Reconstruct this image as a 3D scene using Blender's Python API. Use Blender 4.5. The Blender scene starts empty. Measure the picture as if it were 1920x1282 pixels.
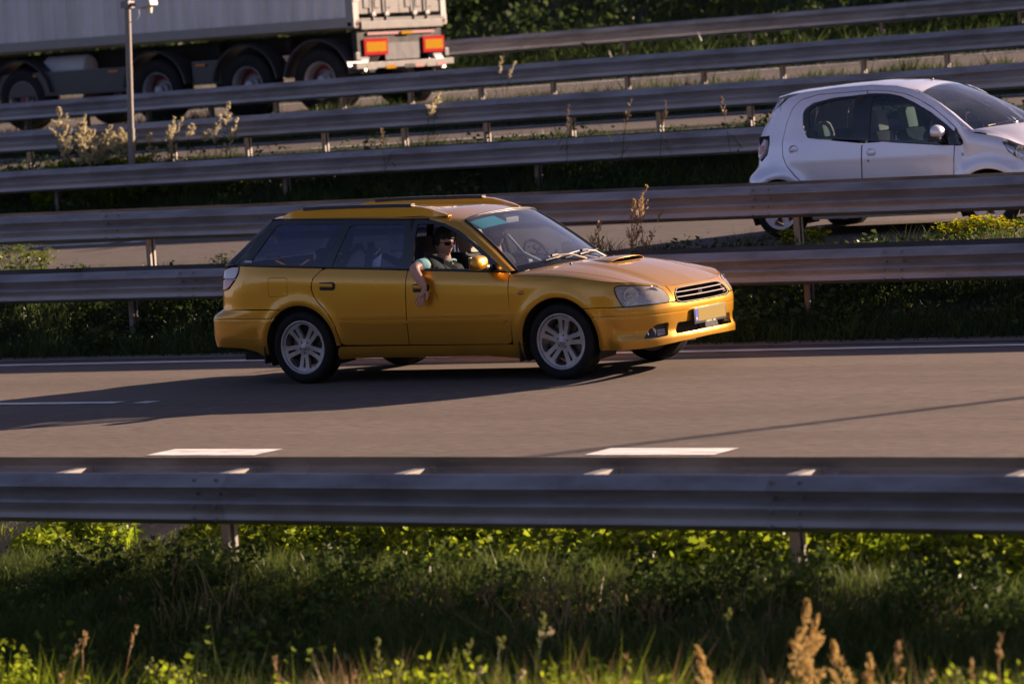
import bpy, bmesh, math, random
import numpy as np
from mathutils import Vector, Matrix
from mathutils.geometry import delaunay_2d_cdt
sc = bpy.context.scene
COL = sc.collection
R = math.radians
rng = np.random.default_rng(7)
random.seed(7)

# ------------------------------------------------------------------ camera (long lens from the verge)
F_PX, TH = 6200.0, R(57.0)                       # focal length in pixels of a 1920 wide frame, road heading
CAM_Z, ROLL, PITCH = 2.46, math.atan(.073), R(4.427)
_s, _c = math.sin(TH), math.cos(TH)
_rt = Vector((_s, _c, 0)); _fw0 = Vector((-_c, _s, 0)); _u0 = Vector((0, 0, 1))
_fw = _fw0*math.cos(PITCH)-_u0*math.sin(PITCH); _up = _u0*math.cos(PITCH)+_fw0*math.sin(PITCH)
_r2 = _rt*math.cos(ROLL)-_up*math.sin(ROLL); _u2 = _up*math.cos(ROLL)+_rt*math.sin(ROLL)
cam = bpy.data.cameras.new('camera'); camo = bpy.data.objects.new('camera', cam); COL.objects.link(camo)
m = Matrix.Identity(4)
for i, v in enumerate((_r2, _u2, -_fw)):
    for j in range(3): m[j][i] = v[j]
m.translation = (0, 0, CAM_Z)
camo.matrix_world = m
cam.sensor_width = 36; cam.lens = 36*F_PX/1920; cam.clip_start = .5; cam.clip_end = 2500
cam.dof.use_dof = True; cam.dof.focus_distance = 27.6; cam.dof.aperture_fstop = 2.6
sc.camera = camo

# ------------------------------------------------------------------ world, sun, exposure
SUN_EL = R(18.0); SUN_V = Vector((.566, .824, 0)).normalized()
w = bpy.data.worlds.new('World'); sc.world = w; w.use_nodes = True
nt = w.node_tree; bg = nt.nodes['Background']
sky = nt.nodes.new('ShaderNodeTexSky'); sky.sky_type = 'NISHITA'; sky.sun_disc = False
sky.sun_elevation = SUN_EL; sky.sun_rotation = math.atan2(SUN_V.x, SUN_V.y)
sky.altitude = 0; sky.air_density = .60; sky.dust_density = .6; sky.ozone_density = 2.5
wb = nt.nodes.new('ShaderNodeMix'); wb.data_type = 'RGBA'; wb.blend_type = 'MULTIPLY'; wb.inputs['Factor'].default_value = 1; wb.inputs['B'].default_value = (1.50, 1.03, .94, 1)
nt.links.new(sky.outputs[0], wb.inputs['A']); nt.links.new(wb.outputs['Result'], bg.inputs[0]); bg.inputs[1].default_value = .05
ld = bpy.data.lights.new('sun', 'SUN'); ld.energy = 5.0; ld.angle = R(.55); ld.color = (1.0, .73, .53)
lo = bpy.data.objects.new('sun', ld); COL.objects.link(lo)
sd = Vector((SUN_V.x*math.cos(SUN_EL), SUN_V.y*math.cos(SUN_EL), math.sin(SUN_EL)))
lo.rotation_euler = sd.to_track_quat('Z', 'Y').to_euler()
vs = sc.view_settings; vs.view_transform = 'Standard'; vs.look = 'None'; vs.gamma = 1; vs.use_curve_mapping = False
vs.exposure = 1.75

# ------------------------------------------------------------------ object helpers
def tag(o, label=None, cat=None, group=None, kind=None):
    if label: o['label'] = label
    if cat: o['category'] = cat
    if group: o['group'] = group
    if kind: o['kind'] = kind
    return o
def thing(name, label, cat, loc=(0,0,0), rot=(0,0,0), group=None):
    o = bpy.data.objects.new(name, None); COL.objects.link(o); o.location = loc; o.rotation_euler = rot
    o.empty_display_size = .2
    return tag(o, label, cat, group)
def link(name, me, parent=None, loc=None, rot=None):
    o = bpy.data.objects.new(name, me); COL.objects.link(o)
    if parent is not None: o.parent = parent
    if loc is not None: o.location = loc
    if rot is not None: o.rotation_euler = rot
    return o
def mesh(name, V, F, mat=None, smooth=True, normals=None):
    me = bpy.data.meshes.new(name); me.from_pydata([tuple(map(float, v)) for v in V], [], [tuple(map(int, f)) for f in F]); me.update()
    if mat: me.materials.append(mat)
    if smooth: me.polygons.foreach_set('use_smooth', [True]*len(me.polygons))
    if normals is not None: me.normals_split_custom_set_from_vertices([tuple(n) for n in normals])
    return me
def obj(name, V, F, mat=None, parent=None, smooth=True, normals=None, loc=None, rot=None):
    return link(name, mesh(name, V, F, mat, smooth, normals), parent, loc, rot)
class MB:
    """collects simple solids into one mesh"""
    def __init__(s): s.V, s.F = [], []
    def add(s, V, F):
        n = len(s.V); s.V += [tuple(v) for v in V]; s.F += [tuple(i+n for i in f) for f in F]; return s
    def box(s, c, d, rot=None, bev=0.0):
        x, y, z = [a/2 for a in d]
        if bev > 0:
            b = min(bev, x*.9, y*.9, z*.9); bm = bmesh.new(); bmesh.ops.create_cube(bm, size=1)
            for v in bm.verts: v.co = Vector((v.co.x*2*x, v.co.y*2*y, v.co.z*2*z))
            bmesh.ops.bevel(bm, geom=bm.edges[:], offset=b, segments=2, profile=.7, affect='EDGES')
            V = [v.co.copy() for v in bm.verts]; bm.verts.index_update(); F = [[v.index for v in f.verts] for f in bm.faces]; bm.free()
        else:
            V = [Vector((i*x, j*y, k*z)) for i in (-1,1) for j in (-1,1) for k in (-1,1)]
            F = [(0,1,3,2),(4,6,7,5),(0,4,5,1),(2,3,7,6),(0,2,6,4),(1,5,7,3)]
        if rot is not None: V = [rot @ v for v in V]
        return s.add([v+Vector(c) for v in V], F)
    def tube(s, pts, r, n=8, caps=True):
        pts = [Vector(p) for p in pts]; rs = r if isinstance(r, (list, tuple)) else [r]*len(pts)
        rings = []; prev = None
        for i, p in enumerate(pts):
            t = (pts[min(i+1, len(pts)-1)]-pts[max(i-1, 0)]).normalized()
            a = t.cross(Vector((0,0,1))) if prev is None else prev-t*prev.dot(t)
            if a.length < 1e-4: a = t.cross(Vector((0,1,0)))
            a.normalize(); prev = a; b = t.cross(a)
            rings.append([p+(a*math.cos(2*math.pi*k/n)+b*math.sin(2*math.pi*k/n))*rs[i] for k in range(n)])
        V = [v for r_ in rings for v in r_]; F = []
        for i in range(len(pts)-1):
            for k in range(n): F.append((i*n+k, i*n+(k+1) % n, (i+1)*n+(k+1) % n, (i+1)*n+k))
        if caps: F.append(tuple(range(n-1, -1, -1))); F.append(tuple(range((len(pts)-1)*n, len(pts)*n)))
        return s.add(V, F)
    def lathe(s, prof, n=48, axis='y', c=(0,0,0), closed=False):
        """prof: (radius, axial) pairs; spins about y through c"""
        V, F = [], []
        for (r, a) in prof:
            for k in range(n):
                t = 2*math.pi*k/n; V.append(Vector((r*math.cos(t), a, r*math.sin(t)) if axis == 'y' else (r*math.cos(t), r*math.sin(t), a) if axis == 'z' else (a, r*math.cos(t), r*math.sin(t)))+Vector(c))
        m_ = len(prof)
        for i in range(m_ if closed else m_-1):
            j = (i+1) % m_
            for k in range(n): F.append((i*n+k, j*n+k, j*n+(k+1) % n, i*n+(k+1) % n))
        return s.add(V, F)
    def prism(s, poly, a, b, axis='y'):
        """extrudes a 2D polygon from a to b along the axis"""
        n = len(poly); put = {'y': lambda p, t: (p[0], t, p[1]), 'x': lambda p, t: (t, p[0], p[1]), 'z': lambda p, t: (p[0], p[1], t)}[axis]
        V = [put(p, a) for p in poly]+[put(p, b) for p in poly]
        F = [tuple(range(n)), tuple(range(2*n-1, n-1, -1))]+[(i, i+n, (i+1) % n+n, (i+1) % n) for i in range(n)]
        return s.add(V, F)
    def grid(s, P):
        P = np.asarray(P); a, b = P.shape[:2]
        return s.add([Vector(v) for v in P.reshape(-1, 3)], [(i*b+j, i*b+j+1, (i+1)*b+j+1, (i+1)*b+j) for i in range(a-1) for j in range(b-1)])
    def build(s, name, mat, parent=None, smooth=False, loc=None, rot=None, angle=None, fix=True):
        me = mesh(name, s.V, s.F, mat, smooth or angle is not None)
        if fix:
            bm = bmesh.new(); bm.from_mesh(me); bmesh.ops.recalc_face_normals(bm, faces=bm.faces[:]); bm.to_mesh(me); bm.free()
        if angle is not None: me.set_sharp_from_angle(angle=R(angle))
        return link(name, me, parent, loc, rot)

# ------------------------------------------------------------------ materials
def newmat(name):
    m_ = bpy.data.materials.new(name); m_.use_nodes = True; nt = m_.node_tree
    return m_, nt, nt.nodes['Principled BSDF'], nt.nodes['Material Output']
def col4(c): return (c[0], c[1], c[2], 1)
def pr(name, base, rough=.5, metal=0.0, coat=0.0, var=.12, scale=6.0, bump=0.0, bscale=60.0, spec=.5, rvar=.1, stretch=(1,1,1), dirt=None, emis=None):
    """principled with noise in colour and roughness; dirt = (colour, amount, scale)"""
    m_, nt, b, out = newmat(name); N = nt.nodes; L = nt.links
    tc = N.new('ShaderNodeTexCoord'); mp = N.new('ShaderNodeMapping'); mp.inputs['Scale'].default_value = stretch; L.new(tc.outputs['Object'], mp.inputs['Vector'])
    n1 = N.new('ShaderNodeTexNoise'); n1.inputs['Scale'].default_value = scale; n1.inputs['Detail'].default_value = 5; L.new(mp.outputs[0], n1.inputs['Vector'])
    mx = N.new('ShaderNodeMix'); mx.data_type = 'RGBA'
    mx.inputs['A'].default_value = col4([max(0, x*(1-var)) for x in base]); mx.inputs['B'].default_value = col4([min(1, x*(1+var)) for x in base])
    L.new(n1.outputs['Fac'], mx.inputs['Factor']); colr = mx.outputs['Result']
    if dirt:
        n2 = N.new('ShaderNodeTexNoise'); n2.inputs['Scale'].default_value = dirt[2]; n2.inputs['Detail'].default_value = 8; n2.inputs['Roughness'].default_value = .65; L.new(mp.outputs[0], n2.inputs['Vector'])
        rp = N.new('ShaderNodeValToRGB'); rp.color_ramp.elements[0].position = .45; rp.color_ramp.elements[1].position = .72; L.new(n2.outputs['Fac'], rp.inputs[0])
        ml = N.new('ShaderNodeMath'); ml.operation = 'MULTIPLY'; ml.inputs[1].default_value = dirt[1]; L.new(rp.outputs['Color'], ml.inputs[0])
        m2 = N.new('ShaderNodeMix'); m2.data_type = 'RGBA'; L.new(ml.outputs[0], m2.inputs['Factor']); L.new(colr, m2.inputs['A']); m2.inputs['B'].default_value = col4(dirt[0]); colr = m2.outputs['Result']
    L.new(colr, b.inputs['Base Color'])
    mr = N.new('ShaderNodeMapRange'); mr.inputs['To Min'].default_value = max(0.0, rough-rvar*rough*2); mr.inputs['To Max'].default_value = min(1, rough+rvar*rough*2); L.new(n1.outputs['Fac'], mr.inputs['Value']); L.new(mr.outputs[0], b.inputs['Roughness'])
    b.inputs['Metallic'].default_value = metal; b.inputs['Coat Weight'].default_value = coat; b.inputs['Coat Roughness'].default_value = .04; b.inputs['Specular IOR Level'].default_value = spec
    if bump > 0:
        nb = N.new('ShaderNodeTexNoise'); nb.inputs['Scale'].default_value = bscale; nb.inputs['Detail'].default_value = 4; L.new(mp.outputs[0], nb.inputs['Vector'])
        bp = N.new('ShaderNodeBump'); bp.inputs['Strength'].default_value = bump; bp.inputs['Distance'].default_value = .01; L.new(nb.outputs['Fac'], bp.inputs['Height']); L.new(bp.outputs[0], b.inputs['Normal'])
    if emis: b.inputs['Emission Color'].default_value = col4(emis[0]); b.inputs['Emission Strength'].default_value = emis[1]
    return m_
def glassmat(name, tint, clear=.5, rough=.02, refl=1.0, haze=.03, hcol=(.35,.33,.32), ior=1.55):
    """thin window glass: part of the light passes tinted, the rest reflects by angle"""
    m_, nt, b, out = newmat(name); N = nt.nodes; L = nt.links; N.remove(b)
    tr = N.new('ShaderNodeBsdfTransparent'); tr.inputs[0].default_value = col4([t*clear for t in tint])
    gl = N.new('ShaderNodeBsdfGlossy'); gl.inputs['Roughness'].default_value = rough; gl.inputs['Color'].default_value = (refl, refl, refl, 1)
    fr = N.new('ShaderNodeFresnel'); gm = N.new('ShaderNodeNewGeometry'); mi = N.new('ShaderNodeMapRange'); mi.inputs['To Min'].default_value = ior; mi.inputs['To Max'].default_value = 1/ior; L.new(gm.outputs['Backfacing'], mi.inputs['Value']); L.new(mi.outputs[0], fr.inputs['IOR'])
    tc = N.new('ShaderNodeTexCoord'); n1 = N.new('ShaderNodeTexNoise'); n1.inputs['Scale'].default_value = 3; L.new(tc.outputs['Object'], n1.inputs['Vector'])
    df = N.new('ShaderNodeBsdfDiffuse'); df.inputs[0].default_value = col4(hcol)
    ml = N.new('ShaderNodeMath'); ml.operation = 'MULTIPLY'; ml.inputs[1].default_value = haze*2; L.new(n1.outputs['Fac'], ml.inputs[0])
    m0 = N.new('ShaderNodeMixShader'); L.new(ml.outputs[0], m0.inputs[0]); L.new(tr.outputs[0], m0.inputs[1]); L.new(df.outputs[0], m0.inputs[2])
    mx = N.new('ShaderNodeMixShader'); L.new(fr.outputs[0], mx.inputs[0]); L.new(m0.outputs[0], mx.inputs[1]); L.new(gl.outputs[0], mx.inputs[2]); L.new(mx.outputs[0], out.inputs[0])
    return m_
def leafmat(name, a, b_, trans=.45, rough=.6, gloss=.03):
    """leaf or blade: diffuse + translucent, colour from the per-leaf 'tint' attribute"""
    m_, nt, b, out = newmat(name); N = nt.nodes; L = nt.links; N.remove(b)
    at = N.new('ShaderNodeAttribute'); at.attribute_name = 'tint'
    mx = N.new('ShaderNodeMix'); mx.data_type = 'RGBA'; mx.inputs['A'].default_value = col4(a); mx.inputs['B'].default_value = col4(b_); L.new(at.outputs['Fac'], mx.inputs['Factor'])
    d = N.new('ShaderNodeBsdfDiffuse'); t = N.new('ShaderNodeBsdfTranslucent'); g = N.new('ShaderNodeBsdfGlossy'); g.inputs['Roughness'].default_value = .35
    L.new(mx.outputs['Result'], d.inputs[0]); L.new(mx.outputs['Result'], t.inputs[0])
    s1 = N.new('ShaderNodeMixShader'); s1.inputs[0].default_value = trans; L.new(d.outputs[0], s1.inputs[1]); L.new(t.outputs[0], s1.inputs[2])
    s2 = N.new('ShaderNodeMixShader'); s2.inputs[0].default_value = gloss*.5; L.new(s1.outputs[0], s2.inputs[1]); L.new(g.outputs[0], s2.inputs[2]); L.new(s2.outputs[0], out.inputs[0])
    return m_
def paint(name, base, metal=.55, rough=.38, flake=.12):
    m_, nt, b, out = newmat(name); N = nt.nodes; L = nt.links
    tc = N.new('ShaderNodeTexCoord')
    n1 = N.new('ShaderNodeTexNoise'); n1.inputs['Scale'].default_value = 2.2; n1.inputs['Detail'].default_value = 6; L.new(tc.outputs['Object'], n1.inputs['Vector'])
    mx = N.new('ShaderNodeMix'); mx.data_type = 'RGBA'; mx.inputs['A'].default_value = col4([x*.93 for x in base]); mx.inputs['B'].default_value = col4(base); L.new(n1.outputs['Fac'], mx.inputs['Factor'])
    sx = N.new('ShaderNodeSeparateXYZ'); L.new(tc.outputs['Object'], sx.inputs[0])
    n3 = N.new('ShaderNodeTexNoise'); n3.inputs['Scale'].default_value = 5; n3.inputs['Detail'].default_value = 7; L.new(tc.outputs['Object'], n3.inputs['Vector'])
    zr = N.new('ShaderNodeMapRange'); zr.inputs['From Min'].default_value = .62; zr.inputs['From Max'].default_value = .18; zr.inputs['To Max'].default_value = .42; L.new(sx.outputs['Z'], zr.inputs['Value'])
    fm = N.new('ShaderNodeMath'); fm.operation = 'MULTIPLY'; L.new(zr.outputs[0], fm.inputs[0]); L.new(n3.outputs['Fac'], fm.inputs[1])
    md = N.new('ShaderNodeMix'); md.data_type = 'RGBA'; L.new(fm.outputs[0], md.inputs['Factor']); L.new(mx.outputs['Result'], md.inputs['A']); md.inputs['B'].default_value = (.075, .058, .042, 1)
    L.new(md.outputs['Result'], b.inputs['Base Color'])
    vo = N.new('ShaderNodeTexVoronoi'); vo.inputs['Scale'].default_value = 900; L.new(tc.outputs['Object'], vo.inputs['Vector'])
    bp = N.new('ShaderNodeBump'); bp.inputs['Strength'].default_value = flake; bp.inputs['Distance'].default_value = .0006; L.new(vo.outputs['Distance'], bp.inputs['Height']); L.new(bp.outputs[0], b.inputs['Normal'])
    mr = N.new('ShaderNodeMapRange'); mr.inputs['To Min'].default_value = rough*.85; mr.inputs['To Max'].default_value = rough*1.2; L.new(n1.outputs['Fac'], mr.inputs['Value']); L.new(mr.outputs[0], b.inputs['Roughness'])
    b.inputs['Metallic'].default_value = metal; b.inputs['Coat Weight'].default_value = 1; b.inputs['Coat Roughness'].default_value = .035; b.inputs['Coat IOR'].default_value = 1.5
    return m_
M = {}
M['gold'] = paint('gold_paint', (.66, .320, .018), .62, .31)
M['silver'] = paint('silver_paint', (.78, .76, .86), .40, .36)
M['black'] = pr('black_plastic', (.012, .012, .014), .45, bump=.05)
M['gloss_black'] = pr('gloss_black_trim', (.006, .006, .008), .12, coat=.5)
M['dark'] = pr('dark_interior', (.010, .010, .011), .8)
M['void'] = pr('painted_shade_black', (.003, .003, .003), .95, spec=0)  # near-black without sheen; shade inside scoop and grille is put into the colour
M['under'] = pr('underbody_grime', (.012, .011, .010), .9)
M['seat'] = pr('charcoal_seat_cloth', (.022, .022, .025), .9, bump=.2, bscale=200)
M['beige'] = pr('beige_cloth', (.55, .50, .40), .85, bump=.1)
M['pale'] = pr('pale_grey_trim', (.45, .46, .48), .6)
M['rubber'] = pr('tyre_rubber', (.008, .008, .009), .75, bump=.15, spec=.25, dirt=((.025, .022, .02), .3, 9))
M['alloy'] = pr('alloy_rim', (.42, .41, .44), .36, metal=.6, dirt=((.10, .085, .07), .45, 14))
M['alloy2'] = pr('silver_alloy', (.62, .60, .66), .38, metal=.4)
M['disc'] = pr('brake_disc', (.16, .14, .13), .4, metal=.8)
M['chrome'] = pr('chrome', (.60, .60, .60), .12, metal=1)
M['reflector'] = pr('lamp_reflector', (.7, .7, .72), .18, metal=.9)
M['glass_tint'] = glassmat('tinted_window', (.34, .42, .70), .6, haze=.16, hcol=(.05,.07,.28), ior=1.6)  # blue diffuse haze stands in for bluish reflection in the pane
M['glass_tint2'] = glassmat('green_tint_window', (.45, .60, .66), .6, haze=.06, hcol=(.10,.16,.22))
M['glass_clear'] = glassmat('clear_window', (.8, .86, .86), .85)
M['glass_shield'] = glassmat('windscreen', (.78, .85, .9), .62, rough=.03, haze=.045, ior=2.3, hcol=(.42,.40,.50))  # lilac haze paints part of the sky reflection into the pane
M['lens'] = glassmat('lamp_lens', (.95, .93, .90), .92, rough=.06, haze=.30, hcol=(.88,.82,.78))
M['lens2'] = glassmat('clear_lamp_lens', (.95, .93, .92), .95, rough=.03, haze=.05)
M['red'] = pr('red_lens', (.45, .01, .02), .15, coat=1)
M['clearlens'] = pr('pale_lens', (.55, .50, .52), .12, coat=1)
M['orange'] = pr('orange_lens', (.5, .16, .02), .2, coat=.5)
M['plate'] = pr('yellow_plate', (.19, .135, .028), .7, spec=.15)
M['blue'] = pr('blue_strip', (.03, .06, .38), .4)
M['white'] = pr('white_plastic', (.72, .72, .70), .5)
M['visor'] = pr('teal_sunshade', (.03, .50, .62), .6)
M['skin'] = pr('skin', (.50, .27, .19), .5, var=.08, bump=.05)
M['hair'] = pr('dark_hair', (.010, .008, .007), .65, bump=.4, bscale=90)
M['shirt'] = pr('dark_green_shirt', (.003, .012, .012), .85, bump=.15)
M['teal'] = pr('pale_teal_cloth', (.30, .58, .56), .8)
M['belt'] = pr('black_webbing', (.01, .01, .01), .7)
M['steel'] = pr('galvanised_steel', (.33, .315, .33), .46, metal=.40, var=.36, scale=5, bump=.06, bscale=30, spec=.22, stretch=(.35,1,1), dirt=((.13, .10, .085), .75, 3.0))
M['steel_dark'] = pr('weathered_steel', (.20, .185, .19), .6, metal=.25, var=.25, scale=7, dirt=((.07, .055, .045), .6, 5))
M['post'] = pr('galvanised_post', (.21, .19, .175), .55, metal=.2, var=.2, dirt=((.2, .16, .12), .4, 6))
M['cont'] = pr('grey_box_panel', (.62, .60, .60), .55, var=.10, scale=1.2, stretch=(1,1,.12), dirt=((.22, .21, .20), .5, 1.5))
M['contrail'] = pr('box_frame_steel', (.24, .235, .225), .6, var=.15)
M['rust'] = pr('rusty_corner', (.16, .10, .06), .8)
M['truckred'] = pr('red_paint', (.14, .012, .016), .5)
M['ledge'] = pr('dirty_ledge', (.060, .053, .055), .6, dirt=((.10, .085, .07), .6, 5))
M['retro'] = pr('yellow_marker', (.26, .13, .002), .8, spec=.05)
M['retro_red'] = pr('red_marker', (.26, .004, .008), .8, spec=.05)
M['mud'] = pr('mudguard_plastic', (.035, .035, .045), .38)
M['wheelwhite'] = pr('truck_rim', (.33, .32, .35), .4, metal=.3, dirt=((.15, .12, .10), .5, 8))
M['hubred'] = pr('red_hub', (.15, .012, .018), .5)
M['soil'] = pr('dark_soil', (.020, .020, .012), .95, var=.4, scale=3, bump=.5, bscale=20)
M['gravel'] = pr('gravel', (.13, .11, .095), .9, var=.4, scale=40, bump=.8, bscale=60)
M['leaf'] = leafmat('green_leaf', (.028, .065, .006), (.15, .20, .010), .55)
M['blade'] = leafmat('grass_blade', (.018, .042, .010), (.060, .085, .020), .4)
M['fgleaf'] = leafmat('lush_leaf', (.045, .088, .018), (.14, .19, .030), .5)
M['fgblade'] = leafmat('lush_grass', (.042, .075, .022), (.13, .165, .040), .45)
M['lime'] = leafmat('painted_sunlit_leaf', (.085, .155, .010), (.27, .33, .020), .66)  # brighter leaf copy; sunlight on the plants is put into its colour
M['darkblade'] = leafmat('muted_grass', (.022, .045, .012), (.062, .090, .026), .4)  # muted green, close to the grass blade tone
M['straw'] = leafmat('dry_straw', (.26, .15, .06), (.44, .32, .17), .45)
M['plume'] = leafmat('reed_plume', (.40, .26, .08), (.62, .46, .19), .5)
M['pinkplume'] = leafmat('pink_plume', (.38, .34, .20), (.64, .57, .38), .5)
M['flower'] = leafmat('yellow_flower', (.60, .52, .01), (.80, .74, .04), .45)
M['seedhead'] = leafmat('pale_green_seedhead', (.14, .17, .04), (.34, .36, .12), .5)
# ------------------------------------------------------------------ ground, roads, markings
PROF = [(-600,-1.2),(-60,-1.7),(4,-1.7),(11.5,-1.62),(13,-1.42),(14,-1.12),(15,-.80),(15.85,-.53),(16.6,-.50),(17.3,-.26),(17.95,-.02),(18.0,0),(25.62,0),(26.0,.03),(26.7,.06),(27.4,.34),(28.6,.62),(28.75,.65),(30,.69),(34.65,.82),(34.8,.86),(35.3,1.0),(36.5,1.52),(37.2,1.60),(38,1.76),(41.9,1.83),(43,2.03),(43.9,2.16),(45,2.20),(49.5,2.42),(51,2.5),(53,2.65),(56,3.1),(62,5.4),(72,8.2),(90,9.2),(140,9.4),(700,9.6)]
PP = [a for a, b in PROF]; PZ = [b for a, b in PROF]
def gz(y): return float(np.interp(y, PP, PZ))
def groundsheet(name, ys, xs, mat, dz, kind='structure'):
    V = [(x, y, gz(y)+dz) for y in ys for x in xs]; n = len(xs)
    F = [(i*n+j, i*n+j+1, (i+1)*n+j+1, (i+1)*n+j) for i in range(len(ys)-1) for j in range(n-1)]
    return tag(obj(name, V, F, mat, smooth=False), kind=kind)
XS = [-900,-300,-120,-60,-45,-30,-15,0,15,40,120,600]
groundsheet('ground', PP, XS, M['soil'], 0)

def asphalt(name, base, warm):
    m_, nt, b, out = newmat(name); N = nt.nodes; L = nt.links
    tc = N.new('ShaderNodeTexCoord')
    def noise(scale, stretch, det=6, rough=.6):
        mp = N.new('ShaderNodeMapping'); mp.inputs['Scale'].default_value = stretch; L.new(tc.outputs['Object'], mp.inputs['Vector'])
        n = N.new('ShaderNodeTexNoise'); n.inputs['Scale'].default_value = scale; n.inputs['Detail'].default_value = det; n.inputs['Roughness'].default_value = rough; L.new(mp.outputs[0], n.inputs['Vector']); return n.outputs['Fac']
    fine = noise(34, (.16,1,1), 5, .75); mid = noise(3.0, (.10,1,1)); big = noise(.55, (.12,1,1)); lane = noise(.9, (.01,1,1), 2)
    c = [(base[0]*.50, base[1]*.50, base[2]*.50), (base[0]*1.45, base[1]*1.42, base[2]*1.38)]
    def mix(a, b2, f):
        mx = N.new('ShaderNodeMix'); mx.data_type = 'RGBA'
        for k, v in (('A', a), ('B', b2)):
            if isinstance(v, tuple): mx.inputs[k].default_value = col4(v)
            else: L.new(v, mx.inputs[k])
        if isinstance(f, float): mx.inputs['Factor'].default_value = f
        else: L.new(f, mx.inputs['Factor'])
        return mx.outputs['Result']
    def ramp(v, a, b2):
        r = N.new('ShaderNodeMapRange'); r.inputs['From Min'].default_value = a; r.inputs['From Max'].default_value = b2; L.new(v, r.inputs['Value']); return r.outputs[0]
    r0 = mix(c[0], c[1], ramp(fine, .35, .68)); r1 = mix((base[0]*.80, base[1]*.78, base[2]*.76), warm, ramp(mid, .34, .68))
    r2 = mix(r0, r1, .32); r3 = mix(r2, (base[0]*.62, base[1]*.60, base[2]*.58), N_mul(N, L, ramp(lane, .45, .7), .40)); r4 = mix(r3, (base[0]*1.25, base[1]*1.2, base[2]*1.12), N_mul(N, L, ramp(big, .5, .75), .5))
    # few dark patches and tar drips
    sp = noise(1.7, (.22,1,1), 3, .4); r5 = mix(r4, (.03, .027, .026), N_mul(N, L, ramp(sp, .735, .76), .55))
    L.new(r5, b.inputs['Base Color']); b.inputs['Roughness'].default_value = .88; b.inputs['Specular IOR Level'].default_value = .08
    bp = N.new('ShaderNodeBump'); bp.inputs['Strength'].default_value = .35; bp.inputs['Distance'].default_value = .006; L.new(noise(130, (1,1,1), 3), bp.inputs['Height']); L.new(bp.outputs[0], b.inputs['Normal'])
    return m_
def N_mul(N, L, v, k):
    m_ = N.new('ShaderNodeMath'); m_.operation = 'MULTIPLY'; m_.inputs[1].default_value = k; L.new(v, m_.inputs[0]); return m_.outputs[0]
M['asphalt'] = asphalt('road_asphalt', (.135, .116, .106), (.165, .134, .118))
M['asphalt2'] = asphalt('road_asphalt_far', (.115, .104, .100), (.135, .114, .104))
M['paintline'] = pr('road_line_paint', (.72, .70, .68), .6, var=.08, scale=18, stretch=(.2,1,1), dirt=((.20, .17, .15), .85, 11), bump=.3)
def yr(a, b, step=.6):
    v = sorted(set([a, b]+[p for p in PP if a < p < b])); return v
groundsheet('road_near', yr(18.0, 25.62), XS, M['asphalt'], .004)
groundsheet('road_middle', yr(28.75, 34.65), XS, M['asphalt2'], .004)
groundsheet('road_third', yr(37.9, 41.9), XS, M['asphalt2'], .004)
groundsheet('road_far', yr(43.9, 49.5), XS, M['asphalt2'], .004)
groundsheet('gravel_shoulder', yr(16.4, 18.0), XS, M['gravel'], .012)
groundsheet('gravel_strip', yr(25.62, 25.85), XS, M['gravel'], .010)
def line(name, y, w_, segs, skew=0.0, label=None):
    mb = MB()
    for (a, b) in segs:
        n = max(1, int((b-a)/20)); xs = np.linspace(a, b, n+1); h = w_/2
        for i in range(n): mb.add([(xs[i]-skew, y-h, gz(y-h)+.009), (xs[i+1]-skew, y-h, gz(y-h)+.009), (xs[i+1]+skew, y+h, gz(y+h)+.009), (xs[i]+skew, y+h, gz(y+h)+.009)], [(0,1,2,3)])
    o = mb.build(name, M['paintline'], fix=False); tag(o, kind='structure'); return o
line('edge_line', 25.27, .15, [(-400, 300)])
line('lane_line', 21.78, .13, [(-18.18-12*k-3.0, -18.18-12*k) for k in range(-6, 14) if k != -1]+[(-17.97-12*k, -17.80-12*k) for k in range(-6, 14) if k != -1], .02)
line('block_marking', 18.54, .34, [(-15.13+3.70*k, -14.15+3.70*k) for k in range(-25, 20)], .0)
line('middle_lane_line', 33.4, .14, [(-30.8-12*k, -27.8-12*k) for k in range(0, 10)]+[(-27.52-12*k, -27.25-12*k) for k in range(0, 10)], .05)
line('third_edge_line', 41.65, .14, [(-400, 300)]); line('third_near_line', 38.1, .12, [(-35.9+12*k-4, -35.9+12*k) for k in range(-8, 8)])
line('far_edge_line', 49.2, .14, [(-400, 300)]); line('far_near_line', 44.2, .14, [(-400, 300)])

# dense tree belt behind the photographer (it darkens what the cars' sides mirror)
_x = np.linspace(-170, 90, 131); _r = np.random.default_rng(5); _h = 12.5+1.8*np.sin(_x*.21)+1.1*np.sin(_x*.53+1)+_r.normal(0, .7, len(_x))
_P = np.array([[(x, -20+_r.normal(0,.5), -1.8), (x, -20.5+_r.normal(0,.8), -1.7+h*.35), (x, -21.5+_r.normal(0,.9), -1.7+h*.75), (x, -23.5+_r.normal(0,.6), -1.7+h), (x, -28, -1.7+h*.8), (x, -32, -1.8)] for x, h in zip(_x, _h)])
M['belt_green'] = pr('tree_belt_green', (.013, .018, .007), .95, var=.6, scale=1.3, bump=1, bscale=3)
tag(MB().grid(_P).build('tree_belt', M['belt_green'], smooth=False), kind='structure')

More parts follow.
